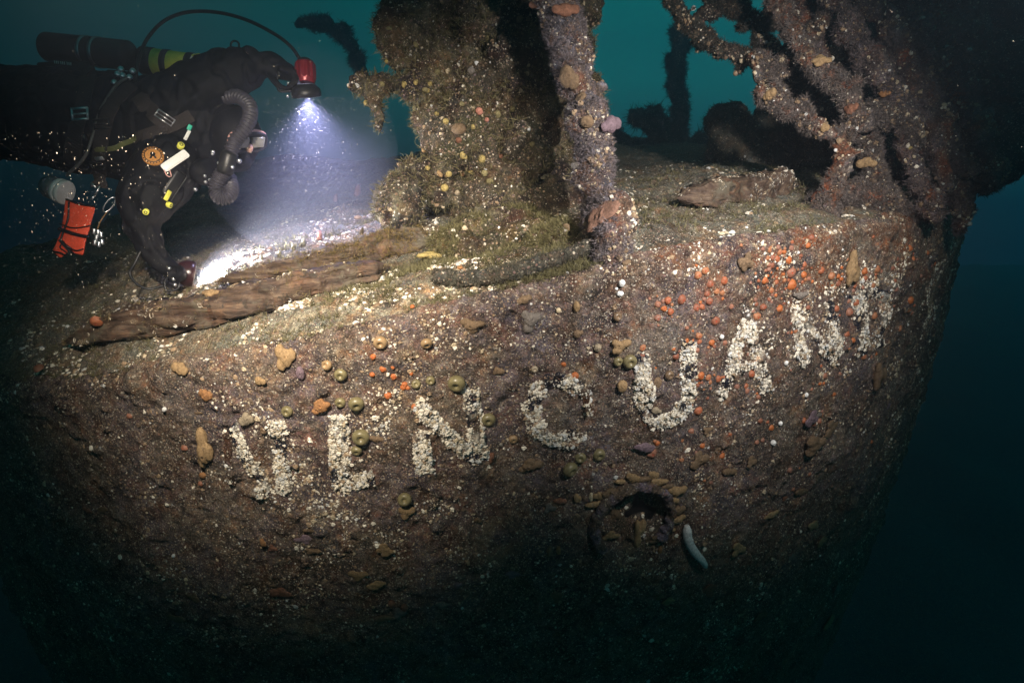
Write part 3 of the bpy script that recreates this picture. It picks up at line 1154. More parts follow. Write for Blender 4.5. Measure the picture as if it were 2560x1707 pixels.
def beam(path, lift, w, h, seed, ragged=0.15):
    """a weathered length of wood along deck pixels"""
    P = np.array([deck_px(*p)[0] for p in path]) + np.array((0, 0, lift))
    n, m = 180, 28
    c = spline(P, n)
    # keep it straight-ish
    t = np.linspace(0, 1, n)
    W_ = np.interp(t, np.linspace(0, 1, len(w)), w)
    H_ = np.interp(t, np.linspace(0, 1, len(h)), h)
    T, U, B = frames(c)
    side = np.cross(T, (0, 0, 1.0))
    side /= np.linalg.norm(side, axis=1)[:, None]
    upv = np.cross(side, T)
    a = np.linspace(0, 2 * math.pi, m, endpoint=False)
    sq = lambda q: np.sign(q) * np.abs(q) ** 0.45
    V = c[:, None] + side[:, None] * (W_[:, None] * sq(np.cos(a))[None])[..., None] + upv[:, None] * (H_[:, None] * sq(np.sin(a))[None])[..., None]
    d = V - c[:, None]
    q = np.stack([t[:, None] * 2.0 + 0 * a[None], np.cos(a)[None] * 1.0 + 0 * t[:, None], np.sin(a)[None] + 0 * t[:, None]], -1)
    k = 1 + ragged * fbm(q * np.array((6, 3.0, 3.0)), 1.0, 4, seed) + 0.6 * ragged * fbm(q * np.array((2.5, 9, 9.0)), 1.5, 3, seed + 1)
    k = k - 0.9 * ragged * np.clip(fbm(q * np.array((9, 1.2, 1.2)), 1.0, 3, seed + 4) - 0.1, 0, 1)
    fall = np.clip(np.minimum(t, 1 - t) * 14 + 0.25 * fbm(q, 6, 2, seed)[:, 0], 0.05, 1)
    V = (c[:, None] + d * k[..., None] * fall[:, None, None]).reshape(-1, 3)
    i = np.arange(n - 1)[:, None] * m
    j = np.arange(m)[None]
    kk = (j + 1) % m
    return V, [np.stack([i + j, i + kk, i + m + kk, i + m + j], -1).reshape(-1, 4), np.arange(m)[None], (len(V) - m + np.arange(m))[::-1][None]]


def timber(name, path, lift, w, h, seed, label, cat, key, ragged=0.15, fz=None, bn=None):
    V, fs = beam(path, lift, w, h, seed, ragged)
    base = V[np.argmin(V[:, 2])]
    root = empty(name, tuple(float(q) for q in base), label, cat)
    mk('timber', V, fs, M_wood, root)
    reg(key, V, fs[:1])
    if fz:
        P, N = sample(V, fs[:1], fz[0])
        px, _, _ = proj(P)
        k = (rng.random(len(P)) < np.interp(px, fz[1], fz[2])) & (fbm(P, 9, 3, seed + 5) > -0.1)
        mb = MB()
        fuzz(mb, P[k], N[k], fz[3], 0.001, np.array(fz[4]), 4)
        tag(mb.build('hydroid_growth', M_fuzz, root, color=True), kind='stuff')
    if bn:
        P, N = sample(V, fs[:1], bn * 2)
        k = fbm(P, 13, 3, seed + 9) > 0.12
        P, N = P[k], N[k]
        r = np.clip(rng.lognormal(math.log(0.0036), 0.5, len(P)), 0.0015, 0.010)
        mb = MB()
        barnacles(mb, P, N, r, r * 0.6, shells(len(P), (2, 2, 2, 2, 1)))
        tag(mb.build('barnacles', M_shell, root, color=True, smooth=False), kind='stuff')
    return root


timber('timber_beam', [(150, 880), (330, 832), (520, 795), (700, 752), (860, 712), (990, 684)], 0.030, [0.03, 0.062, 0.078, 0.072, 0.055, 0.035], [0.02, 0.05, 0.055, 0.05, 0.04, 0.02], 400,
       'long brown waterlogged beam lying along the rim under the lower torch', 'timber', 'beam', 0.55,
       (9000, [100, 600, 900, 1000], [0.15, 0.2, 0.8, 1.0], 0.018, (0.17, 0.13, 0.06)), 1100)
timber('timber_plank', [(540, 728), (700, 696), (860, 660), (980, 632), (1080, 622)], 0.035, [0.01, 0.035, 0.05, 0.055, 0.03], [0.02, 0.032, 0.045, 0.055, 0.03], 410,
       'thin splintered plank lying behind the long beam with ragged crumbling edge', 'timber', 'splinter', 0.6,
       (10000, [500, 700, 850, 950], [0.05, 0.3, 1.0, 1.0], 0.022, (0.17, 0.125, 0.05)), 700)
timber('timber_plank', [(1688, 525), (1780, 515), (1880, 500), (1985, 482)], 0.045, [0.02, 0.05, 0.055, 0.04], [0.02, 0.05, 0.058, 0.062], 420,
       'short broad plank end jutting from the deck below the grey-green mound', 'timber', 'plank', 0.5,
       (2500, [1690, 1850, 1900, 2000], [0.05, 0.1, 0.8, 1.0], 0.015, (0.22, 0.21, 0.19)), 1500)

# rope lying across the deck
P = np.array([deck_px(*p)[0] + np.array((0, 0, 0.03)) for p in [(1090, 712), (1180, 722), (1270, 712), (1340, 690), (1420, 662), (1490, 630)]])
c = spline(P, 240)
V, fs = [], []
T, U, B = frames(c)
mb = MB()
for q in range(3):
    ph = np.linspace(0, 2 * math.pi * 9, 240) + q * 2 * math.pi / 3
    s = c + 0.012 * (np.cos(ph)[:, None] * U + np.sin(ph)[:, None] * B)
    V, fs = tube(s, 0.0155 * (1 + 0.2 * fbm(s, 30, 2, q)), 10)
    V = rough(V, vnormals(V, fs), 0.012, 430 + q)
    mb.add(V, fs, np.array((0.085, 0.078, 0.06)))
root = empty('rope', tuple(P[0]), 'thick silted rope curving over the deck edge between the orange clump and the post', 'rope')
Vr, fr = mb.arrays()
mb.build('strands', M_crust_s, root, color=True)
Ps, Ns = sample(Vr, fr[:1], 2500)
mb = MB()
fuzz(mb, Ps, Ns, 0.014, 0.0008, (0.10, 0.095, 0.07), 3)
tag(mb.build('hydroid_growth', M_fuzz, root, color=True), kind='stuff')
reg('rope', Vr, fr)

# a second, weed-covered heap behind the rope
caps = [(deck_px(x, y)[0] + np.array((0, 0, 0.0)), 0.06, deck_px(x + 40, y - 8)[0] + np.array((0, 0, 0.015)), 0.05) for x, y in ((1110, 620), (1160, 590), (1220, 575), (1280, 570), (1320, 590), (1250, 610), (1180, 630), (1360, 610))]
structure('weedy_debris', caps, 0.012, 0.05, [(0.08, 0.07, 0.035), C_DARK, (0.12, 0.10, 0.05)], 440, 'heap of weed-covered debris on the deck at the pillar\'s foot', 'wreckage', 'heap',
          (9000, 0.03, 0.001, (0.14, 0.125, 0.06)), (900, (1, 2, 2, 2, 0.5)))


def deck_growth():
    n = 60000
    px = rng.uniform(0, 2400, n)
    x = rng.uniform(-2.6, 2.1, n)
    _, yr = rim_x(x)
    y = yr + 0.01 + rng.random(n) ** 1.6 * 2.2
    P = np.stack([x, y, x * 0], -1)
    k = rng.random(n) < sstep(0.02, 0.5, fbm(P, 8, 4, 500)) * np.interp(x, [-2.6, -1.6, -0.9, 0.1, 2.0], [0.25, 0.5, 1.0, 0.4, 0.5])
    x, y = x[k], y[k]
    xe = rng.uniform(-1.3, -0.1, 9000)
    ye = rim_x(xe)[1] + np.abs(rng.normal(0.16, 0.10, 9000))
    ke = rng.random(9000) < sstep(0.0, 0.35, fbm(np.stack([xe, ye, xe * 0], -1), 9, 3, 504)) * 0.6
    x, y = np.concatenate([x, xe[ke]]), np.concatenate([y, ye[ke]])
    P = np.stack([x, y, deck_z(x, y)], -1)
    N = np.tile((0, -0.15, 1.0), (len(P), 1))
    r = np.clip(rng.lognormal(math.log(0.0040), 0.5, len(P)), 0.0018, 0.013)
    mb = MB()
    barnacles(mb, P, N, r, r * 0.5, shells(len(P), (3.5, 2.2, 2, 1, 1.2)))
    tag(mb.build('barnacles', M_shell, wreck, color=True, smooth=False), kind='stuff')
    # low turf of hydroids along the rim and in the sheltered middle of the deck
    n = 70000
    x = rng.uniform(-2.4, 2.0, n)
    _, yr = rim_x(x)
    y = yr - 0.01 + rng.random(n) ** 1.4 * 1.5
    P = np.stack([x, y, x * 0], -1)
    qx, qy, _ = proj(np.stack([x, y, deck_z(x, y, False)], -1))
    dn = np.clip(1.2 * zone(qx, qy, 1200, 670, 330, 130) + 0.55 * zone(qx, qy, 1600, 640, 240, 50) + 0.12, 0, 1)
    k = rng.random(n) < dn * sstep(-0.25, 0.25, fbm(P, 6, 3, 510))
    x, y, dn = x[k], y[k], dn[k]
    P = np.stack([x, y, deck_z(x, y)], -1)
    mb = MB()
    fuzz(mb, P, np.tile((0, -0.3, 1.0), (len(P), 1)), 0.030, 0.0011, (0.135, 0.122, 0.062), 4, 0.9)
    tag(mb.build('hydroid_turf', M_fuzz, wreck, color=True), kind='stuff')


deck_growth()


# ================================================================ sponges, anemones, tunicates
def blob(lobes, sub=4, pores=(), seed=0, amp=0.05, flat=1.0):
    """star-shaped soft union of spheres about the origin; pores are (direction, size, depth)"""
    d, f = ico(sub)
    best = np.zeros(len(d))
    acc = np.zeros(len(d))
    for c, r in lobes:
        c = np.asarray(c, float)
        b = d @ c
        disc = b * b - (c @ c - r * r)
        t = np.where(disc > 0, b + np.sqrt(np.maximum(disc, 0)), 0)
        acc += np.maximum(t, 0) ** 16
    rr = np.maximum(acc ** 0.0625, 0.15)
    for q, s, dp in pores:
        q = np.asarray(q, float)
        q /= np.linalg.norm(q)
        an = np.arccos(np.clip(d @ q, -1, 1))
        rr = rr * (1 + 0.10 * np.exp(-((an - s * 1.35) / (0.45 * s)) ** 2) - dp * sstep(s, s * 0.55, an))
    V = d * rr[:, None]
    V = V * (1 + amp * fbm(V + seed, 2.2, 3, seed) + 0.7 * amp * fbm(V + seed, 6.5, 3, seed + 9))[:, None]
    V[:, 2] *= flat
    return V, f


def stick(V, P, N, size, spin=0.0, up=None):
    """unit shape (z outward) onto a surface; x runs sideways, y up the surface"""
    M = orient((0, 0, 0), np.cross((0, 0, 1.0), N) if abs(N[2]) < 0.95 else (1, 0, 0), N).to_3x3()
    M = np.array(M) @ np.array(Matrix.Rotation(spin, 3, 'Z'))
    return (V * np.asarray(size)) @ M.T + P


def px2m(px, P):
    return px / F * (P[1] * cs - P[2] * sn)


CT = {'tan': (0.30, 0.20, 0.105), 'brown': (0.17, 0.115, 0.07), 'grey': (0.19, 0.165, 0.145), 'orange': (0.30, 0.15, 0.065), 'purple': (0.17, 0.12, 0.14), 'olive': (0.20, 0.17, 0.085),
      'yellow': (0.36, 0.28, 0.11), 'cream': (0.55, 0.45, 0.30), 'white': (0.78, 0.78, 0.76), 'rust': (0.20, 0.095, 0.06), 'salmon': (0.22, 0.125, 0.09), 'pale': (0.33, 0.27, 0.19), 'pink': (0.45, 0.20, 0.15)}


def sponge(px, py, rx, ry, col, on, label, lobes=2, pores=1, name='sponge', cat='sponge', group=None, spin=0.0, flat=0.6, sub=4):
    P, N = place(px, py, on)
    if P is None:
        return None
    seed = int(px * 3 + py)
    r = np.random.default_rng(seed)
    if 'wrapping' in label:
        flat = 0.3
    L = [((0, 0, 0.1), 0.72 if lobes == 0 else 0.58)]
    for k in range(lobes):
        a = r.uniform(0, 6.28)
        a = 6.28 * k / lobes + r.uniform(-0.6, 0.6)
        L.append(((0.62 * math.cos(a), 0.62 * math.sin(a), r.uniform(0, 0.3)), r.uniform(0.33, 0.52)))
    po = [((r.uniform(-0.5, 0.5), r.uniform(-0.5, 0.5), 1.0), r.uniform(0.13, 0.19), 0.55) for _ in range(pores)]
    V, f = blob(L, sub, po, seed % 97, 0.11, flat)
    sx, sy = px2m(rx, P), px2m(ry, P)
    V = stick(V, P, N, (sx, sy, (sx + sy) / 2), spin)
    V = V + np.asarray(N) * (sx + sy) / 2 * 0.15
    c = np.array(CT[col]) * r.uniform(0.9, 1.15)
    cc = np.broadcast_to(c, V.shape) * (1 + 0.2 * fbm(V, 40, 3, seed % 51))[:, None]
    o = mk(name, V, [f], M_sponge, None, cc, loc=tuple(P))
    return tag(o, label, cat, group)


HULL_SPONGES = [
    (454, 926, 22, 27, 'tan', 'tan two-lobed sponge just under the left rim', 2, 1), (519, 984, 18, 28, 'orange', 'orange-tan lobed sponge left of the leaning purple sponge', 2, 2),
    (716, 895, 26, 42, 'tan', 'tall knobbly tan sponge hanging below the silted ledge', 3, 2), (655, 944, 18, 20, 'tan', 'small golden sponge with a pore beneath the ledge', 1, 2),
    (751, 932, 15, 26, 'purple', 'flat purple leaf-like sponge beside the knobbly tan one', 0, 1), (800, 1020, 30, 24, 'orange', 'orange-brown lobed sponge directly above the second letter', 3, 3),
    (617, 1045, 20, 30, 'pale', 'pale flat sponge dripping over the top of the first letter', 2, 1), (514, 1125, 26, 58, 'tan', 'large ragged orange-tan clump left of the first letter', 3, 1),
    (506, 1188, 13, 12, 'orange', 'round orange sponge under the ragged clump', 0, 0), (1325, 798, 30, 34, 'grey', 'big grey-brown sponge with a dark pore under the rope', 3, 1),
    (1310, 750, 22, 18, 'brown', 'wrinkled brown sponge tucked beneath the rope', 2, 1), (1442, 834, 17, 19, 'brown', 'brown heart-shaped sponge right of the big grey-brown one', 1, 1),
    (1545, 861, 28, 22, 'tan', 'tan sponge with a wide pore above the letter U', 3, 1), (1553, 962, 19, 22, 'tan', 'oval tan sponge left of the letter U', 0, 1),
    (1645, 958, 17, 21, 'brown', 'oval brown sponge inside the letter U', 0, 1), (1638, 1025, 18, 17, 'pale', 'pale mossy disc on the bottom of the letter U', 1, 0),
    (1228, 1147, 9, 27, 'rust', 'narrow rust-brown sponge beside the third letter\'s foot', 1, 0), (1444, 1250, 13, 24, 'tan', 'tan bottle-shaped sponge left of the porthole', 1, 0),
    (1478, 1243, 8, 19, 'cream', 'cream club-shaped tunicate beside the porthole rim', 0, 0), (1402, 1258, 18, 16, 'rust', 'red-brown lump left of the tan bottle-shaped sponge', 2, 0),
    (1325, 1170, 34, 22, 'brown', 'low brown sponge mat with tiny pores below the letter C', 3, 3), (1372, 1375, 9, 24, 'brown', 'brown pod left of a smaller orange pod under the porthole', 0, 0),
    (1395, 1372, 9, 17, 'orange', 'small orange pod beside the brown pod under the porthole', 0, 0), (1646, 1368, 8, 18, 'orange', 'orange pod leaning at the porthole\'s lower right', 0, 0),
    (1863, 655, 23, 25, 'brown', 'brown knot of sponge tubes above the letter A', 4, 3), (2130, 672, 26, 48, 'tan', 'tall tan-brown sponge above the eighth letter', 3, 2),
    (2189, 935, 25, 42, 'brown', 'dark brown sponge below the eighth letter', 3, 1), (1565, 640, 17, 27, 'brown', 'brown oval sponge at the foot of the leaning post', 1, 1),
    (1565, 668, 15, 12, 'brown', 'small brown sponge under the oval one at the post\'s foot', 1, 1), (2030, 1110, 40, 30, 'brown', 'brown sponge mat low on the hull right of the white specks', 3, 2),
    (1820, 1180, 26, 18, 'brown', 'dull brown cushion right of the porthole', 1, 0), (664, 1345, 9, 22, 'orange', 'lone orange-brown club low on the left hull', 1, 0),
    (980, 1505, 13, 16, 'rust', 'left one of two rusty balls low on the hull', 0, 0), (1013, 1508, 13, 16, 'rust', 'right one of two rusty balls low on the hull', 0, 0),
    (1192, 1305, 14, 12, 'brown', 'small brown cushion left of the red-brown lump', 1, 0), (940, 1100, 22, 14, 'brown', 'flat brown sponge right of the paired olive anemones', 2, 1),
    (1180, 810, 34, 22, 'brown', 'folded brown sponge sheet under the mossy ledge', 3, 1), (1440, 765, 12, 19, 'tan', 'teardrop-shaped tan tunicate near the purple crust', 0, 0),
    (1398, 778, 9, 10, 'cream', 'small pale green-white tunicate left of the teardrop one', 0, 0), (2005, 740, 26, 16, 'grey', 'smooth grey patch of sponge above the seventh letter', 2, 0),
    (1493, 868, 14, 15, 'pale', 'ringed pale anemone base left of the wide-pored sponge', 0, 1), (780, 1320, 20, 12, 'brown', 'brown fold of sponge below the second letter', 2, 0),
]
for px, py, rx, ry, c, lab, lb, pr in HULL_SPONGES:
    sponge(px, py, rx, ry, c, 'hull', lab, lb, pr, 'tunicate' if 'tunicate' in lab else ('anemone' if 'anemone' in lab else 'sponge'), 'tunicate' if 'tunicate' in lab else ('anemone' if 'anemone' in lab else 'sponge'))

for px, py, rx, ry, c, lab in [(1548, 1300, 22, 26, 'brown', 'brown crust lump inside the porthole, left of the upright one'), (1600, 1330, 17, 44, 'tan', 'upright tan lump dividing the porthole opening'),
                             (1560, 1262, 15, 12, 'pale', 'pale shelly lump high inside the porthole'), (1640, 1345, 20, 14, 'brown', 'brown crust lump at the lower right inside the porthole'), (1530, 1345, 26, 15, 'tan', 'tan crust lump at the lower left inside the porthole')]:
    sponge(px, py, rx, ry, c, 'hull', lab, 3, 1)
# tan sponge crust over the porthole's upper edge, one lump after another
for k, q in enumerate((148, 137, 124, 109, 95, 84, 70, 60, 45, 30, 21, 4, -9, -22)):
    a = R_(q)
    P = PC + (0.196 + 0.012 * math.sin(k * 2.3)) * (math.cos(a) * PX + math.sin(a) * PY)
    px, py, _ = proj(P)
    sponge(float(px), float(py), (23, 17, 27, 14, 21, 25, 16)[k % 7], (15, 21, 17, 13, 23)[k % 5], ('tan', 'tan', 'brown')[k % 3], 'hull', 'tan sponge lump in the arc around the porthole rim', 2, 1, 'sponge', 'sponge', 'sponge lumps around the porthole')

for px, py, rx, ry, c, on, lab, lb, pr in [
    (528, 738, 27, 25, 'tan', 'beam', 'round tan sponge with pores sitting on the long beam', 2, 2), (1075, 650, 36, 22, 'yellow', 'deck', 'bright amber finger sponge behind the ragged timber', 4, 0),
    (1098, 690, 16, 16, 'orange', 'deck', 'fuzzy amber ball in front of the finger sponge', 0, 0), (1150, 680, 11, 11, 'orange', 'deck', 'small orange ball right of the fuzzy amber ball', 0, 0),
    (1203, 528, 19, 10, 'white', 'deck', 'white shell-like tunicate lying at the pillar\'s foot', 0, 0), (895, 548, 14, 14, 'tan', 'deck', 'round tan anemone-like sponge left of the pillar\'s foot', 0, 1),
    (1420, 190, 33, 46, 'brown', 'post', 'largest brown sponge on the leaning post', 1, 1), (1455, 248, 28, 26, 'brown', 'post', 'brown ring-shaped sponge with a black pore on the post', 1, 1),
    (1468, 302, 24, 22, 'brown', 'post', 'round rusty-brown sponge with a pore on the post', 0, 1), (1522, 312, 34, 36, 'purple', 'post', 'purple furry lump bulging right from the post', 2, 0),
    (1512, 540, 40, 62, 'salmon', 'post', 'smooth salmon-brown sponge wrapping the lower post', 4, 3), (1352, 8, 30, 26, 'rust', 'pillar', 'orange-brown lump at the top edge left of the post', 2, 0),
    (1412, 30, 36, 30, 'rust', 'post', 'reddish sponge capping the post at the top edge', 2, 0), (1392, 385, 30, 12, 'grey', 'post', 'grey leaf-like blade sticking out left of the post', 0, 0),
    (2105, 125, 26, 20, 'tan', 'limb2', 'large tan cluster of round sponges on the grey trunk', 4, 1), (1975, 208, 18, 22, 'tan', 'limb3', 'tan paired sponge on the sagging limb', 2, 1),
    (2210, 235, 18, 16, 'orange', 'limb4', 'amber ring sponge on the thick limb', 1, 1), (2060, 320, 14, 20, 'tan', 'limb3', 'tan drop-shaped sponge hanging from the sagging limb', 1, 0),
    (2168, 405, 24, 22, 'tan', 'limb8', 'bulbous tan sponge with two knobs on the short strut', 2, 0), (2130, 275, 20, 24, 'rust', 'limb2', 'rust-red sponge patch on the fork of the trunk', 2, 1),
    (1940, 110, 16, 20, 'tan', 'limb2', 'tan sponge high on the trunk beside the teal gap', 1, 0), (2165, 140, 20, 16, 'tan', 'limb5', 'pale tan sponge on the straight purple limb', 2, 1),
    (2290, 200, 16, 26, 'tan', 'limb5', 'ragged yellowish sponge at the end of the straight limb', 3, 0), (2260, 50, 18, 18, 'tan', 'limb6', 'tan ball sponge near the top right corner', 1, 0),
    (2274, 372, 9, 11, 'yellow', 'limb4', 'small yellow sponge above the red crusted foot', 0, 0), (1934, 533, 9, 10, 'pink', 'plank', 'single pink anemone on the broad plank end', 0, 1),
]:
    nm = 'tunicate' if 'tunicate' in lab else ('anemone' if 'pink anemone' in lab else 'sponge')
    sponge(px, py, rx, ry, c, on, lab, lb, pr, nm, nm)

PILLAR = [(1122, 433, 12, 12, 'yellow'), (1157, 388, 13, 17, 'yellow'), (1203, 398, 13, 15, 'yellow'), (1174, 428, 10, 22, 'yellow'), (1112, 470, 14, 13, 'yellow'), (1100, 432, 8, 16, 'tan'), (1152, 432, 13, 11, 'orange'),
          (1212, 432, 12, 12, 'olive'), (1198, 278, 13, 13, 'pink'), (1218, 299, 8, 8, 'pink'), (1241, 286, 13, 14, 'olive'), (1282, 273, 9, 11, 'olive'), (1114, 305, 11, 11, 'yellow'), (1091, 286, 8, 8, 'yellow'),
          (1093, 181, 10, 10, 'olive'), (1063, 224, 11, 9, 'olive'), (1040, 112, 10, 13, 'olive'), (1218, 94, 8, 10, 'olive'), (1147, 352, 11, 11, 'rust'), (1147, 325, 26, 20, 'brown'), (1182, 318, 8, 10, 'yellow'),
          (1010, 212, 9, 14, 'yellow'), (1038, 208, 9, 12, 'yellow'), (955, 212, 10, 10, 'olive'), (917, 257, 8, 10, 'yellow'), (1075, 210, 8, 9, 'yellow'), (1068, 225, 10, 8, 'yellow'), (1015, 270, 11, 10, 'olive'),
          (1143, 482, 9, 10, 'pale'), (1253, 391, 8, 8, 'rust'), (1330, 360, 10, 10, 'olive'), (1225, 455, 14, 10, 'olive'), (1069, 420, 9, 9, 'yellow'), (968, 155, 9, 7, 'yellow'), (972, 75, 12, 9, 'olive'), (1155, 260, 9, 12, 'olive'),
          (1300, 50, 12, 12, 'brown'), (1331, 190, 8, 9, 'grey'), (1302, 228, 7, 8, 'pale'), (1180, 180, 16, 14, 'grey'), (1010, 345, 8, 9, 'tan')]
names = {'yellow': 'yellow', 'olive': 'olive-yellow', 'pink': 'salmon-pink', 'rust': 'rusty', 'brown': 'brown', 'tan': 'tan', 'orange': 'orange-brown', 'grey': 'grey', 'pale': 'pale'}
for px, py, rx, ry, c in PILLAR:
    zone_ = 'in the bright cluster low on the pillar' if py > 380 else ('on the pillar\'s outstretched arm' if px < 1045 else ('on the middle face of the pillar' if py > 240 else 'high on the shaded pillar'))
    sponge(px, py, rx, ry, c, 'pillar', '%s ball sponge %s' % (names[c], zone_), 0 if ry < 1.3 * rx else 1, 1 if rx > 10 else 0, 'ball_sponge', 'sponge', 'ball sponges on the pillar', sub=3, flat=0.9)

mats = 0
while mats < 46:
    px, py = rng.uniform(180, 2280), rng.uniform(900, 1560)
    if py < np.interp(px, _rp[:, 0], _rp[:, 1]) + 70 or 1440 < px < 1720 and 1160 < py < 1430 or abs(py - np.interp(px, [560, 1000, 1400, 1700, 2200], [1150, 1080, 1030, 960, 800])) < 120:
        continue
    w_ = rng.uniform(10, 30)
    c = ('brown', 'tan', 'grey', 'purple', 'rust')[int(rng.integers(0, 5))]
    nm_ = {'brown': 'brown', 'tan': 'tan', 'grey': 'grey', 'purple': 'purple', 'rust': 'rusty'}[c]
    zn_ = 'left of the porthole below the name' if px < 1440 else 'right of the porthole below the name'
    if py < np.interp(px, [560, 1000, 1400, 1700, 2200], [1150, 1080, 1030, 960, 800]):
        zn_ = 'between the deck edge and the name'
    sponge(px, py, w_, w_ * rng.uniform(0.5, 1.0), c, 'hull', 'thin %s sponge mat on the hull plating %s' % (nm_, zn_), int(rng.integers(2, 5)), int(rng.integers(0, 3)), 'sponge_mat', 'sponge', 'thin %s sponge mats %s' % (nm_, zn_), flat=0.28)
    mats += 1
# closed olive anemones: a barrel with a puckered mouth
prof = [(0.02, 0.50), (0.10, 0.52), (0.20, 0.60), (0.30, 0.74), (0.42, 0.84), (0.60, 0.86), (0.80, 0.74), (0.95, 0.50), (1.0, 0.25), (0.95, 0.0), (0.85, -0.2)]
AV, AF = lathe(prof, 28)
MV, MF = lathe([(0.001, 0.56), (0.09, 0.57), (0.17, 0.59), (0.22, 0.62)], 20)


def closed_anemone(px, py, r, col, label, on='hull', tilt=None):
    P, N = place(px, py, on)
    rr = np.random.default_rng(int(px + py * 7))
    N = np.asarray(N) + rr.normal(0, 0.22, 3) + np.array((0, 0, -0.1))
    N /= np.linalg.norm(N)
    s = px2m(r, P)
    root = empty('closed_anemone', tuple(P), label, 'anemone', 'closed olive anemones on the hull')
    V = AV * (1 + 0.05 * fbm(AV + px, 1.5, 3, 5))[:, None]
    mk('column', stick(V, P, N, (s, s, s * 0.95)), AF, M_glossy, root, np.array(CT[col]))
    mk('mouth', stick(MV, P, N, (s, s, s * 0.95)), MF, M_glossy, root, np.array(CT[col]) * np.array((1.3, 1.25, 1.2)))


for px, py, r, c, lab in [
    (852, 935, 17, 'olive', 'closed olive anemone right of a smaller golden one below the ledge'), (818, 912, 14, 'tan', 'golden closed anemone close under the ledge'),
    (850, 1006, 14, 'olive', 'smaller of two olive anemones above the second letter'), (890, 1008, 20, 'olive', 'larger of two olive anemones above the second letter'),
    (718, 1028, 15, 'olive', 'olive anemone between the first and second letters'), (901, 1093, 22, 'olive', 'big olive anemone with a pale ring on the second letter'),
    (890, 1128, 14, 'olive', 'small olive anemone under the ringed one on the second letter'), (1142, 953, 23, 'olive', 'big glossy olive anemone above the third letter'),
    (952, 852, 18, 'tan', 'golden anemone under the mossy ledge end'), (1066, 854, 15, 'tan', 'golden anemone right of the other golden one on the open hull'),
    (1012, 1247, 18, 'olive', 'dim olive anemone below the third letter\'s left foot'), (1076, 950, 12, 'olive', 'small dull anemone left of the big glossy one'),
    (1572, 901, 19, 'olive', 'olive anemone touching the left arm of the letter U'), (1543, 902, 13, 'olive', 'small olive anemone next to the one touching the letter U'),
    (1673, 938, 13, 'brown', 'brown anemone inside the letter U\'s right arm'), (1222, 1052, 18, 'olive', 'olive anemone between the third letter and the letter C'),
    (1425, 1176, 21, 'olive', 'largest of three olive anemones below the letter C'), (1453, 1148, 15, 'olive', 'middle one of three olive anemones below the letter C'),
    (1501, 1142, 17, 'olive', 'right one of three olive anemones below the letter C'), (1040, 960, 12, 'olive', 'small grey-olive anemone beside the orange dots'),
    (1285, 1105, 12, 'tan', 'small golden anemone under the letter C\'s left side'), (1335, 920, 9, 'pale', 'pale little anemone above the letter C'),
    (660, 1075, 10, 'brown', 'little brown anemone tucked in the first letter'), (1540, 790, 12, 'brown', 'little brown anemone on purple crust'),
]:
    closed_anemone(px, py, r, c, lab)

# orange anemones: low domes with a red mouth
prof = [(0.001, 0.62), (0.12, 0.60), (0.18, 0.66), (0.28, 0.70), (0.55, 0.62), (0.80, 0.42), (0.96, 0.15), (1.05, -0.2)]
OV, OF_ = lathe(prof, 22)
OC = np.array((0.50, 0.145, 0.04)) * np.clip(0.75 + 0.4 * OV[:, 2:3], 0, 2)
LV, LF = lathe([(0.001, 0.68), (0.10, 0.69), (0.17, 0.66), (0.20, 0.60)], 14)
protos = []
for q, cc in enumerate(((0.42, 0.125, 0.035), (0.34, 0.11, 0.05), (0.30, 0.13, 0.08), (0.25, 0.09, 0.05), (0.36, 0.15, 0.07), (0.27, 0.13, 0.09))):
    protos.append((cc,))
PR = {}


def orange(px, py, r, kind, label, group, on='hull'):
    P, N = place(px, py, on)
    N = np.asarray(N) + rng.normal(0, 0.15, 3)
    N /= np.linalg.norm(N)
    s = px2m(r, P)
    big = r >= 8.5
    key = (kind, big)
    if key not in PR:
        cc = np.array(protos[kind][0])
        V = OV * (1 + 0.22 * fbm(OV + kind * 3.1, 1.8, 3, kind))[:, None]
        root = empty('orange_anemone', (0, 0, 0)) if big else None
        if big:
            b = mk('column', V, OF_, M_anem, root, np.broadcast_to(cc, V.shape))
            m_ = mk('mouth', LV, LF, M_anem, root, np.broadcast_to(np.array((0.42, 0.05, 0.02)), LV.shape))
        else:
            root = mk('orange_anemone', V, OF_, M_anem, None, np.broadcast_to(cc, V.shape))
        PR[key] = root
        o = root
    else:
        src = PR[key]
        o = src.copy()
        COL.objects.link(o)
        for ch in src.children:
            c2 = ch.copy()
            COL.objects.link(c2)
            c2.parent = o
    M = orient(P, np.cross((0, 0, 1.0), N), N)
    o.matrix_world = M @ Matrix.Rotation(rng.uniform(0, 6.28), 4, 'Z') @ Matrix.Diagonal((s, s * rng.uniform(0.85, 1.1), s * 0.95, 1))
    return tag(o, label, 'anemone', group)


BIG = [(1988, 684, 14), (1990, 715, 14), (2018, 688, 9), (2057, 678, 11), (2085, 692, 11), (2194, 673, 12), (1791, 803, 12), (1902, 795, 11), (1915, 770, 10), (1955, 774, 11), (1699, 747, 12), (1666, 749, 10),
       (1657, 770, 9), (1672, 777, 9), (1741, 770, 10), (1777, 711, 11), (1770, 736, 9), (1743, 688, 10), (1812, 703, 10), (1760, 676, 10), (2110, 833, 10), (2122, 780, 11), (1885, 939, 10), (1747, 937, 11),
       (1768, 942, 9), (1634, 1138, 15), (2158, 891, 9), (1932, 627, 8), (1938, 646, 8), (1969, 632, 7), (1816, 860, 8), (1753, 1032, 11), (2051, 1055, 9), (1605, 890, 7), (1688, 890, 9), (1740, 875, 8)]


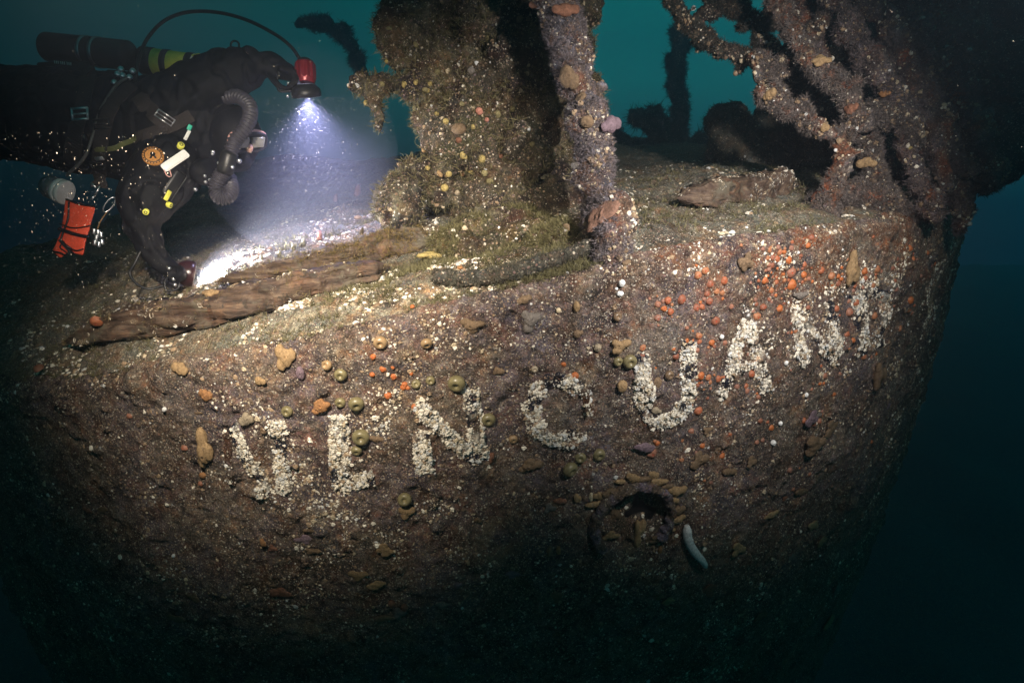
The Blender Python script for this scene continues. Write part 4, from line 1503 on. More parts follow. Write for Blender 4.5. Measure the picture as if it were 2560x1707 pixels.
def where(px, py):
    if py < 730:
        return 'among white barnacles under the right rim', 'under the right rim'
    if px < 1790 and py < 850:
        return 'in the cluster above the letter U', 'above the letter U'
    if px < 1960 and py < 850:
        return 'just above the letter A', 'above the letter A'
    if px < 1800 and py < 1010:
        return 'between the letters U and A', 'between U and A'
    if px < 1960 and py < 1010:
        return 'on and around the letter A', 'around the letter A'
    if py < 930 and px < 2250:
        return 'around the seventh and eighth letters', 'around the last letters'
    if px >= 2250:
        return 'on the dim far right bend of the hull', 'on the right bend'
    if px < 1500:
        return 'on brown crust above the second, third or fourth letter', 'left of the letter U'
    return 'scattered on dark plating below the right-hand letters', 'below the right letters'


for px, py, r in BIG:
    a, b = where(px, py)
    sz = 'large' if r >= 11 else ('mid-sized' if r >= 8.5 else 'small')
    orange(px, py, r, int(rng.integers(0, 5)), '%s orange anemone %s' % (sz, a), '%s orange anemones %s' % (sz, b))
cnt = 0
used = [(p[0], p[1], p[2]) for p in BIG]
while cnt < 235:
    px, py = rng.uniform(1560, 2400), rng.uniform(590, 1330)
    if rng.random() < 0.72:
        b_ = used[int(rng.integers(0, len(used)))]
        px, py = b_[0] + rng.normal(0, 20), b_[1] + rng.normal(0, 16)
    w = zone(px, py, 1950, 800, 260, 220) + 0.45 * zone(px, py, 2250, 700, 180, 150) + 0.45 * zone(px, py, 1850, 1100, 220, 130)
    top = np.interp(px, _rp[:, 0], _rp[:, 1]) + 25
    if rng.random() > w or py < top:
        continue
    r = float(np.clip(rng.lognormal(math.log(5.6), 0.34), 3.2, 9.8))
    if any((px - q[0]) ** 2 + (py - q[1]) ** 2 < (0.68 * (r + q[2])) ** 2 for q in used):
        continue
    if 1470 < px < 1700 and 1180 < py < 1420:
        continue
    used.append((px, py, r))
    a, b = where(px, py)
    sz = 'large' if r >= 11 else ('mid-sized' if r >= 8.5 else 'small')
    k = 0 if rng.random() < 0.2 else int(rng.integers(1, 6))
    orange(px, py, r, k, '%s orange anemone %s' % (sz, a), '%s orange anemones %s' % (sz, b))
    cnt += 1
for px, py, r in [(934, 890, 9), (958, 922, 9), (985, 942, 9), (930, 935, 7), (1012, 962, 8), (1028, 935, 6), (970, 990, 9), (1010, 965, 6), (1020, 970, 6), (984, 915, 5), (1028, 775, 6), (1412, 913, 7), (1438, 942, 10), (1008, 970, 8), (459, 1121, 9), (320, 1042, 8), (500, 1210, 7), (1035, 1015, 7), (1052, 1032, 8)]:
    a, b = where(px, py)
    if px < 900:
        a, b = 'left of the first letter', 'left of the first letter'
    elif px < 1100:
        a, b = 'in the loose patch between the golden anemones and the third letter', 'between the golden anemones and the third letter'
    sz = 'mid-sized' if r >= 8.5 else 'small'
    orange(px, py, r, 0 if px > 900 else 2, '%s orange anemone %s' % (sz, a), '%s orange anemones %s' % (sz, b))
orange(216, 803, 16, 1, 'large orange anemone on the left end of the long beam', 'large orange anemones on the beam', 'beam')
orange(62, 930, 13, 2, 'large dull orange anemone at the far left end of the hull', 'large orange anemones at the left end')

# white tunicates and the white finger sponge
for k, (px, py, rx, ry, lab) in enumerate([(1551, 706, 12, 13, 'upper of the white tunicates clustered beside the post\'s foot'), (1547, 733, 13, 11, 'lower and widest of the white tunicates beside the post\'s foot'),
                                          (1539, 721, 6, 6, 'smallest white tunicate wedged between the two larger ones'), (1963, 906, 7, 9, 'white tunicate left of the seventh letter'),
                                          (1955, 1060, 8, 9, 'round white tunicate below the letter A'), (2018, 988, 8, 9, 'white tunicate below the seventh letter'),
                                          (1934, 1107, 10, 10, 'largest lone white tunicate low on the right hull'), (1802, 841, 8, 9, 'white tunicate left of the letter A'),
                                          (438, 1385, 7, 7, 'white pebble-like tunicate low on the left hull'), (416, 1020, 8, 9, 'pale lilac tunicate left of the pale dripping sponge')]):
    sponge(px, py, rx, ry, 'white', 'hull', lab, 0, 1 if rx > 9 else 0, 'tunicate', 'tunicate', 'white tunicates', sub=3, flat=1.0)
P, N = place(1712, 1312, 'hull')
pts = [np.array(place(*q, 'hull')[0]) + np.asarray(N) * 0.024 for q in [(1708, 1303), (1708, 1335), (1721, 1362), (1738, 1382), (1749, 1400)]]
c = spline(np.array(pts), 40)
V, fs = tube(c, 0.0185 * np.interp(np.linspace(0, 1, 40), [0, 0.08, 0.5, 0.9, 1], [0.5, 1, 1, 0.65, 0.3]), 16)
V2, f2 = tube(spline(np.array([c[10], c[10] + np.array((0.012, -0.006, 0.004)), c[10] + np.array((0.019, -0.008, 0.006))]), 8), [0.009, 0.008, 0.007, 0.007, 0.006, 0.006, 0.005, 0.003], 12)
mb = MB()
mb.add(V, fs, np.array(CT['white']) * 0.9).add(V2, f2, np.array(CT['white']) * 0.9)
fo = mb.build('finger_sponge', M_sponge, None, loc=tuple(P), color=True)
tag(fo, 'white bent finger sponge with a stubby side branch, right of the porthole', 'sponge')
# small knobbly tunicates standing behind the beam in the torch light
for k, (px, py, h, c) in enumerate([(800, 600, 34, 'pink'), (760, 615, 26, 'pale'), (735, 628, 24, 'pale'), (700, 640, 22, 'pale'), (840, 505, 26, 'pink'), (895, 490, 40, 'pink'), (860, 525, 22, 'brown'), (820, 545, 20, 'pale'), (905, 590, 26, 'brown'), (655, 655, 20, 'pale'), (960, 560, 18, 'grey'), (1020, 590, 20, 'brown')]):
    P, N = place(px, py, 'deck')
    s = px2m(h, P)
    V, f = blob([((0, 0, 0.5), 0.42), ((0.1, 0, 1.0), 0.34), ((-0.1, 0.05, 0.1), 0.45)], 3, [((0, 0, 1), 0.2, 0.3)], k, 0.12)
    o = mk('tunicate', V * s * np.array((0.5, 0.5, 0.48)) + P + np.array((0, 0, 0.08 * s)), [f], M_sponge, None, np.array(CT[c]) * np.array((0.6, 0.68, 0.68)), loc=tuple(P))
    tag(o, '%s upright tunicate on the %s' % (names.get(c, c), 'torch-lit deck behind the beam' if px < 820 else 'deck left of the pillar'), 'tunicate', 'upright tunicates on the deck')

# ================================================================ the diver
exec_diver = True
M_suit = mat_plain('drysuit', (0.007, 0.007, 0.010), 0.7, 0, 0.22, 0.4, 60, 0.002)
M_rubber = mat_plain('rubber', (0.012, 0.012, 0.014), 0.45, 0, 0.5, 0.3, 60, 0.001)
M_web = mat_plain('webbing', (0.042, 0.034, 0.033), 0.8, 0, 0.2, 0.3, 200, 0.001)
M_steel = mat_plain('bright steel', (0.92, 0.92, 0.95), 0.36, 1.0, 0.5, 0.1, 40)
M_yellow = mat_plain('yellow paint', (0.80, 0.78, 0.12), 0.45, 0, 0.5, 0.15, 20)
M_whitep = mat_plain('white plastic', (0.80, 0.80, 0.78), 0.4, 0, 0.5, 0.08, 30)
M_orangec = mat_plain('orange cloth', (0.90, 0.10, 0.045), 0.6, 0, 0.4, 0.2, 25, 0.003)
M_red = mat_plain('red anodised metal', (0.23, 0.016, 0.022), 0.3, 0.3, 0.6, 0.1, 30)
M_pinkr = mat_plain('pink silicone', (0.75, 0.42, 0.38), 0.45, 0, 0.4, 0.1, 30)
M_gold = mat_plain('gold embroidery', (0.55, 0.25, 0.07), 0.6, 0, 0.3, 0.3, 200, 0.001)
M_green = mat_plain('green plastic', (0.05, 0.55, 0.38), 0.4, 0, 0.5, 0.1, 30)
M_skin = mat_plain('skin', (0.60, 0.36, 0.28), 0.5, 0, 0.4, 0.1, 40)
M_lens = mat_plain('mask lens', (0.22, 0.21, 0.16), 0.12, 0, 0.6, 0.3, 12)
M_reflect = mat_plain('reflective strip', (0.95, 0.95, 0.92), 0.3, 0.0, 0.8, 0.03, 30)
M_led = mat_plain('lamp face', (0.9, 0.9, 1.0), 0.3, 0, 0.5, 0.0, 10, 0, ((0.75, 0.8, 1.0), 12.0))
DD = 2.85


def q(px, py, d=0.0):
    return at(px, py, DD + d)


m_ = DD / F            # metres per photograph pixel at the diver


def seg(a, ra, b, rb):
    return (q(*a), ra * m_, q(*b), rb * m_)


diver = empty('person', tuple(q(330, 420, 0.05)), 'diver in black drysuit leaning right over the wreck with a torch in each hand', 'person')
body = [
    seg((-260, 215, 0.30), 70, (-60, 230, 0.25), 88), seg((-260, 330, 0.05), 70, (-60, 320, 0.12), 92),
    seg((-60, 270, 0.18), 115, (140, 300, 0.16), 130), seg((140, 300, 0.14), 128, (330, 320, 0.12), 138),
    seg((330, 320, 0.10), 135, (430, 330, 0.08), 128), seg((430, 330, 0.06), 118, (490, 320, 0.06), 85),
    seg((490, 320, 0.05), 60, (560, 330, 0.05), 52),                       # neck
    seg((425, 275, 0.02), 88, (510, 215, 0.0), 72), seg((510, 215, 0.0), 72, (575, 182, 0.0), 60), seg((575, 182, 0.0), 60, (612, 170, 0.0), 53),   # raised arm
    seg((420, 420, -0.05), 85, (365, 500, -0.12), 66), seg((365, 500, -0.12), 62, (352, 565, -0.14), 42), seg((352, 565, -0.14), 40, (382, 622, -0.12), 33), seg((382, 622, -0.12), 32, (415, 664, -0.1), 24),
    # head under the hood
    seg((575, 320, 0.05), 58, (600, 345, 0.05), 56), seg((595, 375, 0.05), 44, (590, 395, 0.04), 38),
    # gloves: palms
    seg((610, 170, 0.0), 29, (675, 163, 0.0), 31), seg((675, 163, 0.0), 31, (716, 178, 0.0), 24),
    seg((415, 664, -0.1), 23, (432, 680, -0.1), 24),
]
# fingers of the raised hand close round the handle of the red torch
for k, dz in enumerate((-0.042, -0.015, 0.013, 0.039)):
    L = (1.0, 1.12, 1.05, 0.85)[k]
    a, b, c_, d_ = q(705, 172 + 3 * k, dz), q(705 + 26 * L, 180 + 3 * k, dz * 1.05), q(712 + 30 * L, 204 + 2 * k, dz), q(712 + 12 * L, 216 + 2 * k, dz)
    r = (0.0145, 0.0145, 0.014, 0.012)[k]
    body += [(a, r * 1.1, b, r), (b, r, c_, r * 0.95), (c_, r * 0.95, d_, r * 0.85)]
body += [(q(676, 190, -0.03), 0.016, q(694, 212, -0.045), 0.013), (q(694, 212, -0.045), 0.013, q(712, 222, -0.03), 0.011)]
# fingers of the lower hand
for k, dz in enumerate((-0.125, -0.108, -0.09, -0.073)):
    L = (0.9, 1.05, 1.0, 0.8)[k]
    a, b, c_, d_ = q(432, 672 + 3 * k, dz), q(432 + 20 * L, 668 + 5 * k, dz - 0.01), q(436 + 22 * L, 682 + 5 * k, dz - 0.03), q(440, 692 + 3 * k, dz - 0.03)
    r = (0.0135, 0.014, 0.0135, 0.0115)[k]
    body += [(a, r, b, r), (b, r, c_, r * 0.95), (c_, r * 0.95, d_, r * 0.85)]
body += [(q(420, 680, -0.13), 0.014, q(430, 702, -0.14), 0.012), (q(430, 702, -0.14), 0.012, q(444, 706, -0.13), 0.010)]
BV, BN, BF = union(body, 0.0075, 3)
fold = fbm(BV, 10, 3, 600) * 0.014 + (1 - np.abs(fbm(BV * np.array((1, 1, 0.5)), 14, 2, 605)) * 4).clip(0, 1) * -0.013
hx, hy, _ = proj(BV)
nofold = np.maximum(zone(hx, hy, 715, 195, 50, 60), zone(hx, hy, 435, 688, 40, 40))
BV = BV + BN * (fold * (1 - nofold))[:, None]
mk('body', BV, BF, M_suit, diver)
reg('diver', BV, BF)


def on_body(px, py, lift=0.004):
    h = hit(px, py, ('diver',))
    if h is None:
        return q(px, py, -0.05), -ray(px, py) / np.linalg.norm(ray(px, py))
    return h[0] + h[1] * lift, h[1]


def soft_n(px, py):
    """surface normal averaged over a small patch, so flat items lie calmly"""
    n = np.zeros(3)
    for dx in (-10, 0, 10):
        for dy in (-10, 0, 10):
            n += on_body(px + dx, py + dy)[1]
    n -= 0.6 * ray(px, py)
    return n / np.linalg.norm(n)


def strap(path, w, mat_, name='strap', lift=0.006, th=0.004, par=diver):
    """webbing that follows the body along pixels"""
    path = np.array(path, float)
    n = max(6, int(np.linalg.norm(np.diff(path, axis=0), axis=1).sum() / 6))
    c = spline(path, n)
    P = np.array([on_body(x, y, lift)[0] for x, y in c])
    for _ in range(3):
        P[1:-1] = (P[:-2] + P[1:-1] * 2 + P[2:]) / 4
    N = np.array([soft_n(x, y) for x, y in c])
    for _ in range(3):
        N[1:-1] = (N[:-2] + N[1:-1] + N[2:])
        N /= np.linalg.norm(N, axis=1)[:, None]
    T = np.gradient(P, axis=0)
    T /= np.linalg.norm(T, axis=1)[:, None]
    Sd = np.cross(T, N)
    Sd /= np.linalg.norm(Sd, axis=1)[:, None]
    hw = w * m_ / 2
    V = np.stack([P - Sd * hw, P + Sd * hw, P + Sd * hw * 0.95 + N * th, P - Sd * hw * 0.95 + N * th], 1).reshape(-1, 3)
    i = np.arange(n - 1)[:, None] * 4
    j = np.arange(4)[None]
    k = (j + 1) % 4
    fq = np.stack([i + j, i + k, i + 4 + k, i + 4 + j], -1).reshape(-1, 4)
    return mk(name, V, [fq, np.array([[3, 2, 1, 0]]), np.array([[0, 1, 2, 3]]) + 4 * (n - 1)], mat_, par, smooth=False)


def frame_buckle(px, py, w, h, ang, mat_=None, name='buckle', lift=0.014, bar=2.6, par=diver):
    P, _ = on_body(px, py, lift)
    N = soft_n(px, py)
    a = R_(ang)
    X = np.cross(N, (0, 0, 1.0))
    X = -X / np.linalg.norm(X)
    Y = np.cross(N, X)
    Xr, Yr = X * math.cos(a) + Y * math.sin(a), -X * math.sin(a) + Y * math.cos(a)
    hw, hh = w * m_ / 2, h * m_ / 2
    cr = [(-hw, -hh), (hw, -hh), (hw, hh), (-hw, hh)]
    mb = MB()
    for k in range(4):
        a_, b_ = cr[k], cr[(k + 1) % 4]
        V, fs = tube(np.array([P + Xr * a_[0] + Yr * a_[1], P + Xr * b_[0] + Yr * b_[1]]), bar * m_, 8)
        mb.add(V, fs)
        mb.add(ico(2)[0] * bar * m_ * 1.05 + P + Xr * a_[0] + Yr * a_[1], [ico(2)[1]])
    V, fs = tube(np.array([P - Xr * hw, P + Xr * hw]), bar * 0.7 * m_, 8)
    mb.add(V, fs)
    return mb.build(name, mat_ or M_steel, par)


def disc(px, py, r, mat_, name, lift=0.006, th=0.006, par=diver, sub=None):
    P, _ = on_body(px, py, lift)
    N = soft_n(px, py)
    rr = r * m_
    V, fs = lathe([(0.0001, th), (rr * 0.8, th), (rr, th * 0.6), (rr, -th * 2)], 32, P, N)
    return mk(name, V, fs, mat_, par), P, N


def slab(px, py, w, h, ang, mat_, name, lift=0.006, th=0.008, par=diver):
    P, _ = on_body(px, py, lift)
    N = soft_n(px, py)
    X = -np.cross(N, (0, 0, 1.0))
    M = orient(P, X, N) @ Matrix.Rotation(R_(ang), 4, 'Z')
    V, fs = bbox((w * m_, h * m_, th), min(w, h) * m_ * 0.2, M)
    return mk(name, V, fs, mat_, par)


# harness
strap([(228, 175), (218, 230), (205, 285), (190, 340), (182, 400)], 40, M_web)
frame_buckle(203, 284, 38, 26, 4, bar=2.9)
strap([(335, 215), (290, 255), (262, 320), (250, 400), (248, 470)], 36, M_web)
frame_buckle(258, 312, 36, 20, 6, M_rubber)
frame_buckle(255, 392, 22, 5, 6)
frame_buckle(249, 412, 34, 18, 6, M_rubber)
strap([(345, 240), (370, 270), (400, 298), (425, 330)], 38, M_web)
frame_buckle(412, 296, 40, 17, -38, bar=1.6)
strap([(240, 372), (285, 370), (320, 355), (372, 332)], 12, mat_plain('olive webbing', (0.14, 0.15, 0.05), 0.7))
strap([(335, 350), (380, 335), (430, 315), (480, 290)], 30, M_web)
# chest badge, buttons, tabs
bo, P, N = disc(383, 392, 23, M_gold, 'badge')
X = -np.cross(N, (0, 0, 1.0))
X /= np.linalg.norm(X)
Y = np.cross(N, X) * -1
mb = MB()
V, fs = lathe([(18.5 * m_, 0.0068), (17.5 * m_, 0.0078), (16.5 * m_, 0.0068)], 32, P, N)
mb.add(V, fs)
V, fs = lathe([(0.0001, 0.0075), (5 * m_, 0.0075), (6 * m_, 0.0055)], 20, P + Y * -3 * m_, N)
mb.add(V, fs)
for sx in (-1, 1):
    V, fs = tube(np.array([P - Y * 2 * m_ + N * 0.007, P + Y * 8 * m_ + X * sx * 6 * m_ + N * 0.007]), 2.0 * m_, 8)
    mb.add(V, fs)
for k in range(20):
    a = k * 2 * math.pi / 20
    rd = math.cos(a) * X + math.sin(a) * Y
    V, fs = tube(np.array([P + rd * 19.2 * m_ + N * 0.0068, P + rd * 21.8 * m_ + N * 0.006]), 1.1 * m_, 6)
    mb.add(V, fs)
mb.build('badge_emblem', M_rubber, bo)
for x, y, r in ((449, 367, 8), (365, 528, 7), (420, 512, 7)):
    d_, P, N = disc(x, y, r, M_yellow, 'inflator_button', 0.010)
    V, fs = lathe([(r * 0.55 * m_, 0.0065), (r * 0.45 * m_, 0.0078), (r * 0.30 * m_, 0.0065)], 20, P, N)
    mk('button_ring', V, fs, M_rubber, d_)
slab(415, 490, 26, 11, 52, M_yellow, 'yellow_tab', 0.012)
slab(432, 463, 78, 30, 52, M_rubber, 'pocket_flap', 0.006)
slab(436, 404, 70, 20, 32, M_reflect, 'reflective_slate', 0.012)
slab(466, 336, 26, 8, 58, M_reflect, 'light_stick', 0.012)
slab(472, 319, 14, 10, 58, M_green, 'light_stick_cap', 0.012)
V, fs = tube(spline(np.array([on_body(408, 428, 0.012)[0], on_body(412, 440, 0.02)[0], on_body(422, 440, 0.02)[0], on_body(424, 428, 0.012)[0]]), 16), 0.0022, 8)
mk('pink_cord', V, fs, M_pinkr, diver)
# loop on the raised forearm, cuff ring, wrist dump
V, fs = tube(spline(np.array([q(577, 125), q(578, 108), q(588, 103), q(597, 110), q(597, 128)]), 30), 0.0042, 8)
mk('cuff_loop', V, fs, M_rubber, diver)
ax = q(670, 165) - q(600, 172)
V, fs = lathe([(30 * m_, -0.010), (38 * m_, -0.008), (41 * m_, 0.0), (38 * m_, 0.008), (30 * m_, 0.010)], 40, q(632, 167), ax)
mk('wrist_ring', V, fs, M_pinkr, diver)
# hood, face, mask
V, f = ico(4)
Xf = q(640, 372) - q(575, 330)                # the way the face looks
Xf = Xf / np.linalg.norm(Xf)
Hc = q(588, 340, 0.045)
fc = np.array((0, -1.0, 0)) * 0.45 + Xf * 0.9
fc /= np.linalg.norm(fc)
Bm = basis(fc)
Vh = (V * np.array((64, 72, 66)) * m_) @ Bm.T + Hc
mk('hood', Vh, [f], M_suit, diver)
# the ring of bare face showing beside the mask
Vs, fs_ = lathe([(0.001, 60 * m_), (20 * m_, 62 * m_), (38 * m_, 54 * m_), (48 * m_, 42 * m_)], 30, Hc, fc)
fo = mk('face', Vs, fs_, M_skin, diver)
mb = MB()
noseP = Hc + fc * 64 * m_
mb.add(ico(3)[0] * np.array((9, 12, 12)) * m_ @ Bm.T + noseP, [ico(3)[1]])
mb.build('nose', M_skin, fo)
mb = MB()
upv = np.array((0, 0, 1.0)) - fc * fc[2]
upv /= np.linalg.norm(upv)
sdv = np.cross(fc, upv)
for sx in (-1, 1):
    c = Hc + fc * 66 * m_ + sdv * sx * 21 * m_ + upv * 15 * m_
    V, fs = bbox((36 * m_, 28 * m_, 0.012), 0.005, orient(c, sdv, fc))
    mb.add(V, fs)
mk_lens = mb.build('mask_lens', M_lens, diver)
loop = []
for k in range(40):
    a = k / 39 * 2 * math.pi
    loop.append(Hc + fc * (62 * m_) + sdv * math.copysign(abs(math.cos(a)) ** 0.6, math.cos(a)) * 46 * m_ + upv * (14 * m_ + math.copysign(abs(math.sin(a)) ** 0.6, math.sin(a)) * 22 * m_))
V, fs = tube(np.array(loop), 5.0 * m_, 10, False)
mk('mask_frame', V, fs, M_rubber, diver)
V, fs = tube(np.array(loop) - fc * 9 * m_, 7.0 * m_, 10, False)
mk('mask_skirt', V, fs, M_pinkr, diver)
# fins trail out of the frame on the left; white reflective cuff on the thigh reel
# ---- rebreather (worn, but a piece of gear of its own)
reb = empty('rebreather', tuple(q(250, 140, 0.05)), 'black rebreather canister and corrugated breathing loop on the diver\'s back', 'diving gear')
ax = q(325, 140, 0.02) - q(118, 118, 0.10)
Lc = np.linalg.norm(ax)
V, fs = lathe([(0.001, 0), (30 * m_, 0), (36 * m_, 0.006), (36 * m_, Lc - 0.008), (30 * m_, Lc), (0.001, Lc)], 40, q(118, 118, 0.10), ax)
mk('canister', V, fs, M_rubber, reb)
for t in (0.50, 0.64):
    V, fs = lathe([(36 * m_, -0.009), (38 * m_, -0.006), (38 * m_, 0.006), (36 * m_, 0.009)], 40, q(118, 118, 0.10) + ax * t, ax)
    mk('steel_band', V, fs, mat_plain('dull steel', (0.4, 0.4, 0.42), 0.35, 1.0), reb)
V, fs = bbox((150 * m_, 0.04, 40 * m_), 0.012, orient(q(165, 175, 0.06), q(220, 190, 0.05) - q(110, 160, 0.07), (0, 0.2, 1)))
mk('backplate_case', V, fs, M_rubber, reb)
mb = MB()
for k in range(9):
    x0 = 136 + 4.6 * k + (2 if k > 2 else 0) + (2 if k > 5 else 0)
    V, fs = tube(np.array([q(x0, 152 + 0.12 * (x0 - 136), 0.03), q(x0 + 0.6, 159 + 0.12 * (x0 - 136), 0.03)]), 1.1 * m_, 6)
    mb.add(V, fs)
mb.build('pale_lettering', M_whitep, reb)
fit = MB()
for x, y in ((305, 191), (322, 195), (292, 187), (284, 208), (300, 175), (330, 180)):
    V, fs = lathe([(0.001, 0), (6 * m_, 0), (7 * m_, 0.004), (7 * m_, 0.014), (4 * m_, 0.018), (0.001, 0.018)], 16, q(x, y, -0.08), (0.6, -0.5, 0.2))
    fit.add(V, fs)
fit.build('hose_fitting', M_steel, reb)


def corrugated(path, r, rings, name, par, amp=0.13):
    P = spline(np.array([q(*p) for p in path]), rings * 8)
    s = np.linspace(0, rings * 2 * math.pi, len(P))
    rr = r * m_ * (1 + amp * np.cos(s))
    V, fs = tube(P, rr, 24)
    return mk(name, V, fs, M_hose, par)


M_hose = mat_plain('corrugated hose', (0.045, 0.042, 0.055), 0.5, 0, 0.4, 0.2, 60)
corrugated([(560, 245, -0.02), (595, 242, -0.06), (622, 262, -0.10), (625, 292, -0.13), (610, 325, -0.15), (588, 352, -0.16), (574, 392, -0.16)], 16, 26, 'breathing_hose', reb)
corrugated([(564, 425, -0.15), (548, 448, -0.14), (540, 475, -0.13), (552, 494, -0.13), (570, 490, -0.12), (577, 470, -0.10), (570, 445, -0.06)], 17, 26, 'breathing_hose', reb)
mb = MB()
V, fs = lathe([(0.001, -26 * m_), (16 * m_, -26 * m_), (19 * m_, -20 * m_), (19 * m_, 20 * m_), (15 * m_, 28 * m_), (0.001, 28 * m_)], 28, q(568, 408, -0.16), q(574, 385, -0.16) - q(562, 430, -0.15))
mb.add(V, fs)
mp_ = mb.build('mouthpiece', M_rubber, reb)
mb = MB()
for x, y, r in ((532, 380, 5), (531, 385, 4), (546, 408, 4), (598, 403, 6), (580, 418, 5), (512, 440, 4), (514, 455, 4), (524, 450, 4), (488, 474, 5)):
    mb.add(ico(2)[0] * r * m_ + q(x, y, -0.17 if x > 540 else -0.13), [ico(2)[1]])
mb.build('chrome_knob', M_steel, mp_)
V, f = blob([((0, 0, 0), 0.7), ((0, 0.5, 0), 0.55), ((0, -0.5, 0), 0.6)], 4, (), 3, 0.05)
mk('counterlung', V * 48 * m_ + q(515, 430, -0.06), [f], M_suit, reb)
# grey gas hose over the shoulder
V, fs = tube(spline(np.array([q(322, 193, -0.09), q(290, 215, -0.10), q(252, 275, -0.11), q(232, 340, -0.11), q(210, 395, -0.10), q(165, 440, -0.06)]), 70), 0.0062, 12)
mk('gas_hose', V, fs, mat_plain('grey hose', (0.12, 0.115, 0.11), 0.45), reb)

# ---- yellow cylinder on the diver's far side
cyl = empty('diving_cylinder', tuple(q(440, 165, 0.12)), 'yellow diving cylinder with black bands behind the raised arm', 'cylinder')
A, B_ = q(360, 152, 0.10), q(560, 178, 0.10)
ax = B_ - A
Lc = np.linalg.norm(ax)
rc = 33 * m_
V, fs = lathe([(0.001, -0.02), (rc * 0.45, -0.015), (rc * 0.8, -0.002), (rc, 0.02), (rc, Lc * 0.62)], 44, A, ax)
mk('cylinder_body', V, fs, M_yellow, cyl)
V, fs = lathe([(rc, Lc * 0.62), (rc * 1.002, Lc * 0.621), (rc * 1.002, Lc - 0.02), (rc * 0.8, Lc), (0.001, Lc + 0.01)], 44, A, ax)
shl = mk('white_shoulder', V, fs, M_whitep, cyl)
for t, w in ((0.06, 0.03), (0.30, 0.014), (0.60, 0.015)):
    V, fs = lathe([(rc, -w), (rc * 1.05, -w * 0.9), (rc * 1.05, w * 0.9), (rc, w)], 44, A + ax * t, ax)
    mk('cylinder_band', V, fs, M_rubber, cyl)
up_ = np.cross(ax, np.cross(np.array((0, -0.6, 0.8)), ax))
up_ /= np.linalg.norm(up_)
axn = ax / Lc
lc = A + ax * 0.72 + up_ * rc * 1.03
sd_ = np.cross(up_, axn)
V = np.array([lc + axn * 16 * m_, lc + sd_ * 12 * m_, lc - axn * 16 * m_, lc - sd_ * 12 * m_]) + up_ * 0.002
V = np.vstack([V, V - up_ * 0.004])
mk('hazard_diamond', V, [np.array([[0, 1, 2, 3], [7, 6, 5, 4], [0, 4, 5, 1], [1, 5, 6, 2], [2, 6, 7, 3], [3, 7, 4, 0]])], M_yellow, shl, smooth=False)
V, fs = lathe([(0.001, -0.05), (7 * m_, -0.05), (8 * m_, -0.04), (8 * m_, -0.018), (0.001, -0.018)], 20, A, ax)
mk('valve', V, fs, M_steel, cyl)

# ---- red torch in the raised hand
TH = q(766, 238, 0.0)
td = np.array((0.06, 0.10, -1.0))
td /= np.linalg.norm(td)
t1 = empty('dive_torch', tuple(q(760, 190)), 'red fluted dive torch held high, beaming down, trailing a black cable', 'torch')
o0 = q(762, 150)
ax = q(766, 236) - o0
Lt = np.linalg.norm(ax)
axn = ax / Lt
prof = np.array([(0.001, 0.012), (18, 0.012), (23, 0.016), (24.5, 0.022), (24.5, 0.10), (23.5, 0.105), (22, 0.115), (21, 0.118)])
prof[:, 0] *= m_
prof[:, 1] *= Lt / 0.17
prof2 = np.array([[np.interp(t, np.linspace(0, 1, 8), prof[:, 0]), np.interp(t, np.linspace(0, 1, 8), prof[:, 1])] for t in np.linspace(0, 1, 60)])
fl = np.where((prof2[:, 1] > 0.026 * Lt / 0.17) & (prof2[:, 1] < 0.098 * Lt / 0.17), 0.06, 0.0)
V, fs = lathe(prof2, 120, o0, ax, fl)
mk('torch_barrel', V, fs, M_red, t1)
V, fs = lathe([(0.001, -2 * m_), (12 * m_, -2 * m_), (20 * m_, 4 * m_), (20 * m_, 12 * m_)], 30, o0, ax)
mk('tail_cap', V, fs, M_rubber, t1)
V, fs = lathe([(21 * m_, -26 * m_), (27 * m_, -22 * m_), (36 * m_, -12 * m_), (37 * m_, -4 * m_), (36 * m_, 4 * m_), (32 * m_, 6 * m_), (30 * m_, 1 * m_)], 48, TH, td)
mk('torch_head', V, fs, M_rubber, t1)
V, fs = lathe([(0.001, 0), (30 * m_, 0.0)], 40, TH + td * 2 * m_, td)
mk('lamp_face', V, fs, M_led, t1)
# handle the hand passes through
mb = MB()
for pts_ in ([(742, 178), (700, 178), (697, 226), (742, 226)], ):
    V, fs = tube(spline(np.array([q(*p, -0.03) for p in pts_]), 40), 0.0055, 10)
    mb.add(V, fs)
    V, fs = tube(spline(np.array([q(*p, 0.03) for p in pts_]), 40), 0.0055, 10)
    mb.add(V, fs)
V, fs = tube(np.array([q(706, 226, -0.03), q(706, 226, 0.03)]), 0.006, 10)
mb.add(V, fs)
V, fs = bbox((0.05, 0.05, 0.012), 0.004, orient(q(724, 228), (1, 0, 0), (0, 0, 1)))
mb.add(V, fs)
mb.build('torch_handle', M_rubber, t1)
mb = MB()
for x, y in ((718, 236), (731, 236), (720, 205), (729, 232)):
    V, fs = lathe([(0.001, 0), (3.5 * m_, 0), (3.5 * m_, 0.012), (0.001, 0.014)], 14, q(x, y, -0.03), (0.1, 0, -1))
    mb.add(V, fs)
mb.build('handle_screw', M_steel, t1)
cab = [q(338, 205, -0.06), q(343, 165, -0.04), q(352, 132, -0.03), q(372, 92, 0), q(412, 52, 0.02), q(470, 31, 0.03), q(545, 32, 0.03), q(620, 52, 0.02), q(690, 88, 0.01), q(728, 118, 0), q(748, 146, 0)]
V, fs = tube(spline(np.array(cab), 140), 0.0075, 12)
mk('torch_cable', V, fs, M_rubber, t1)
lamp('torch_beam', 'SPOT', tuple(TH + td * 0.012), tuple(TH + td), 80, (0.58, 0.58, 1.0), 0.02, 125, 1.0)

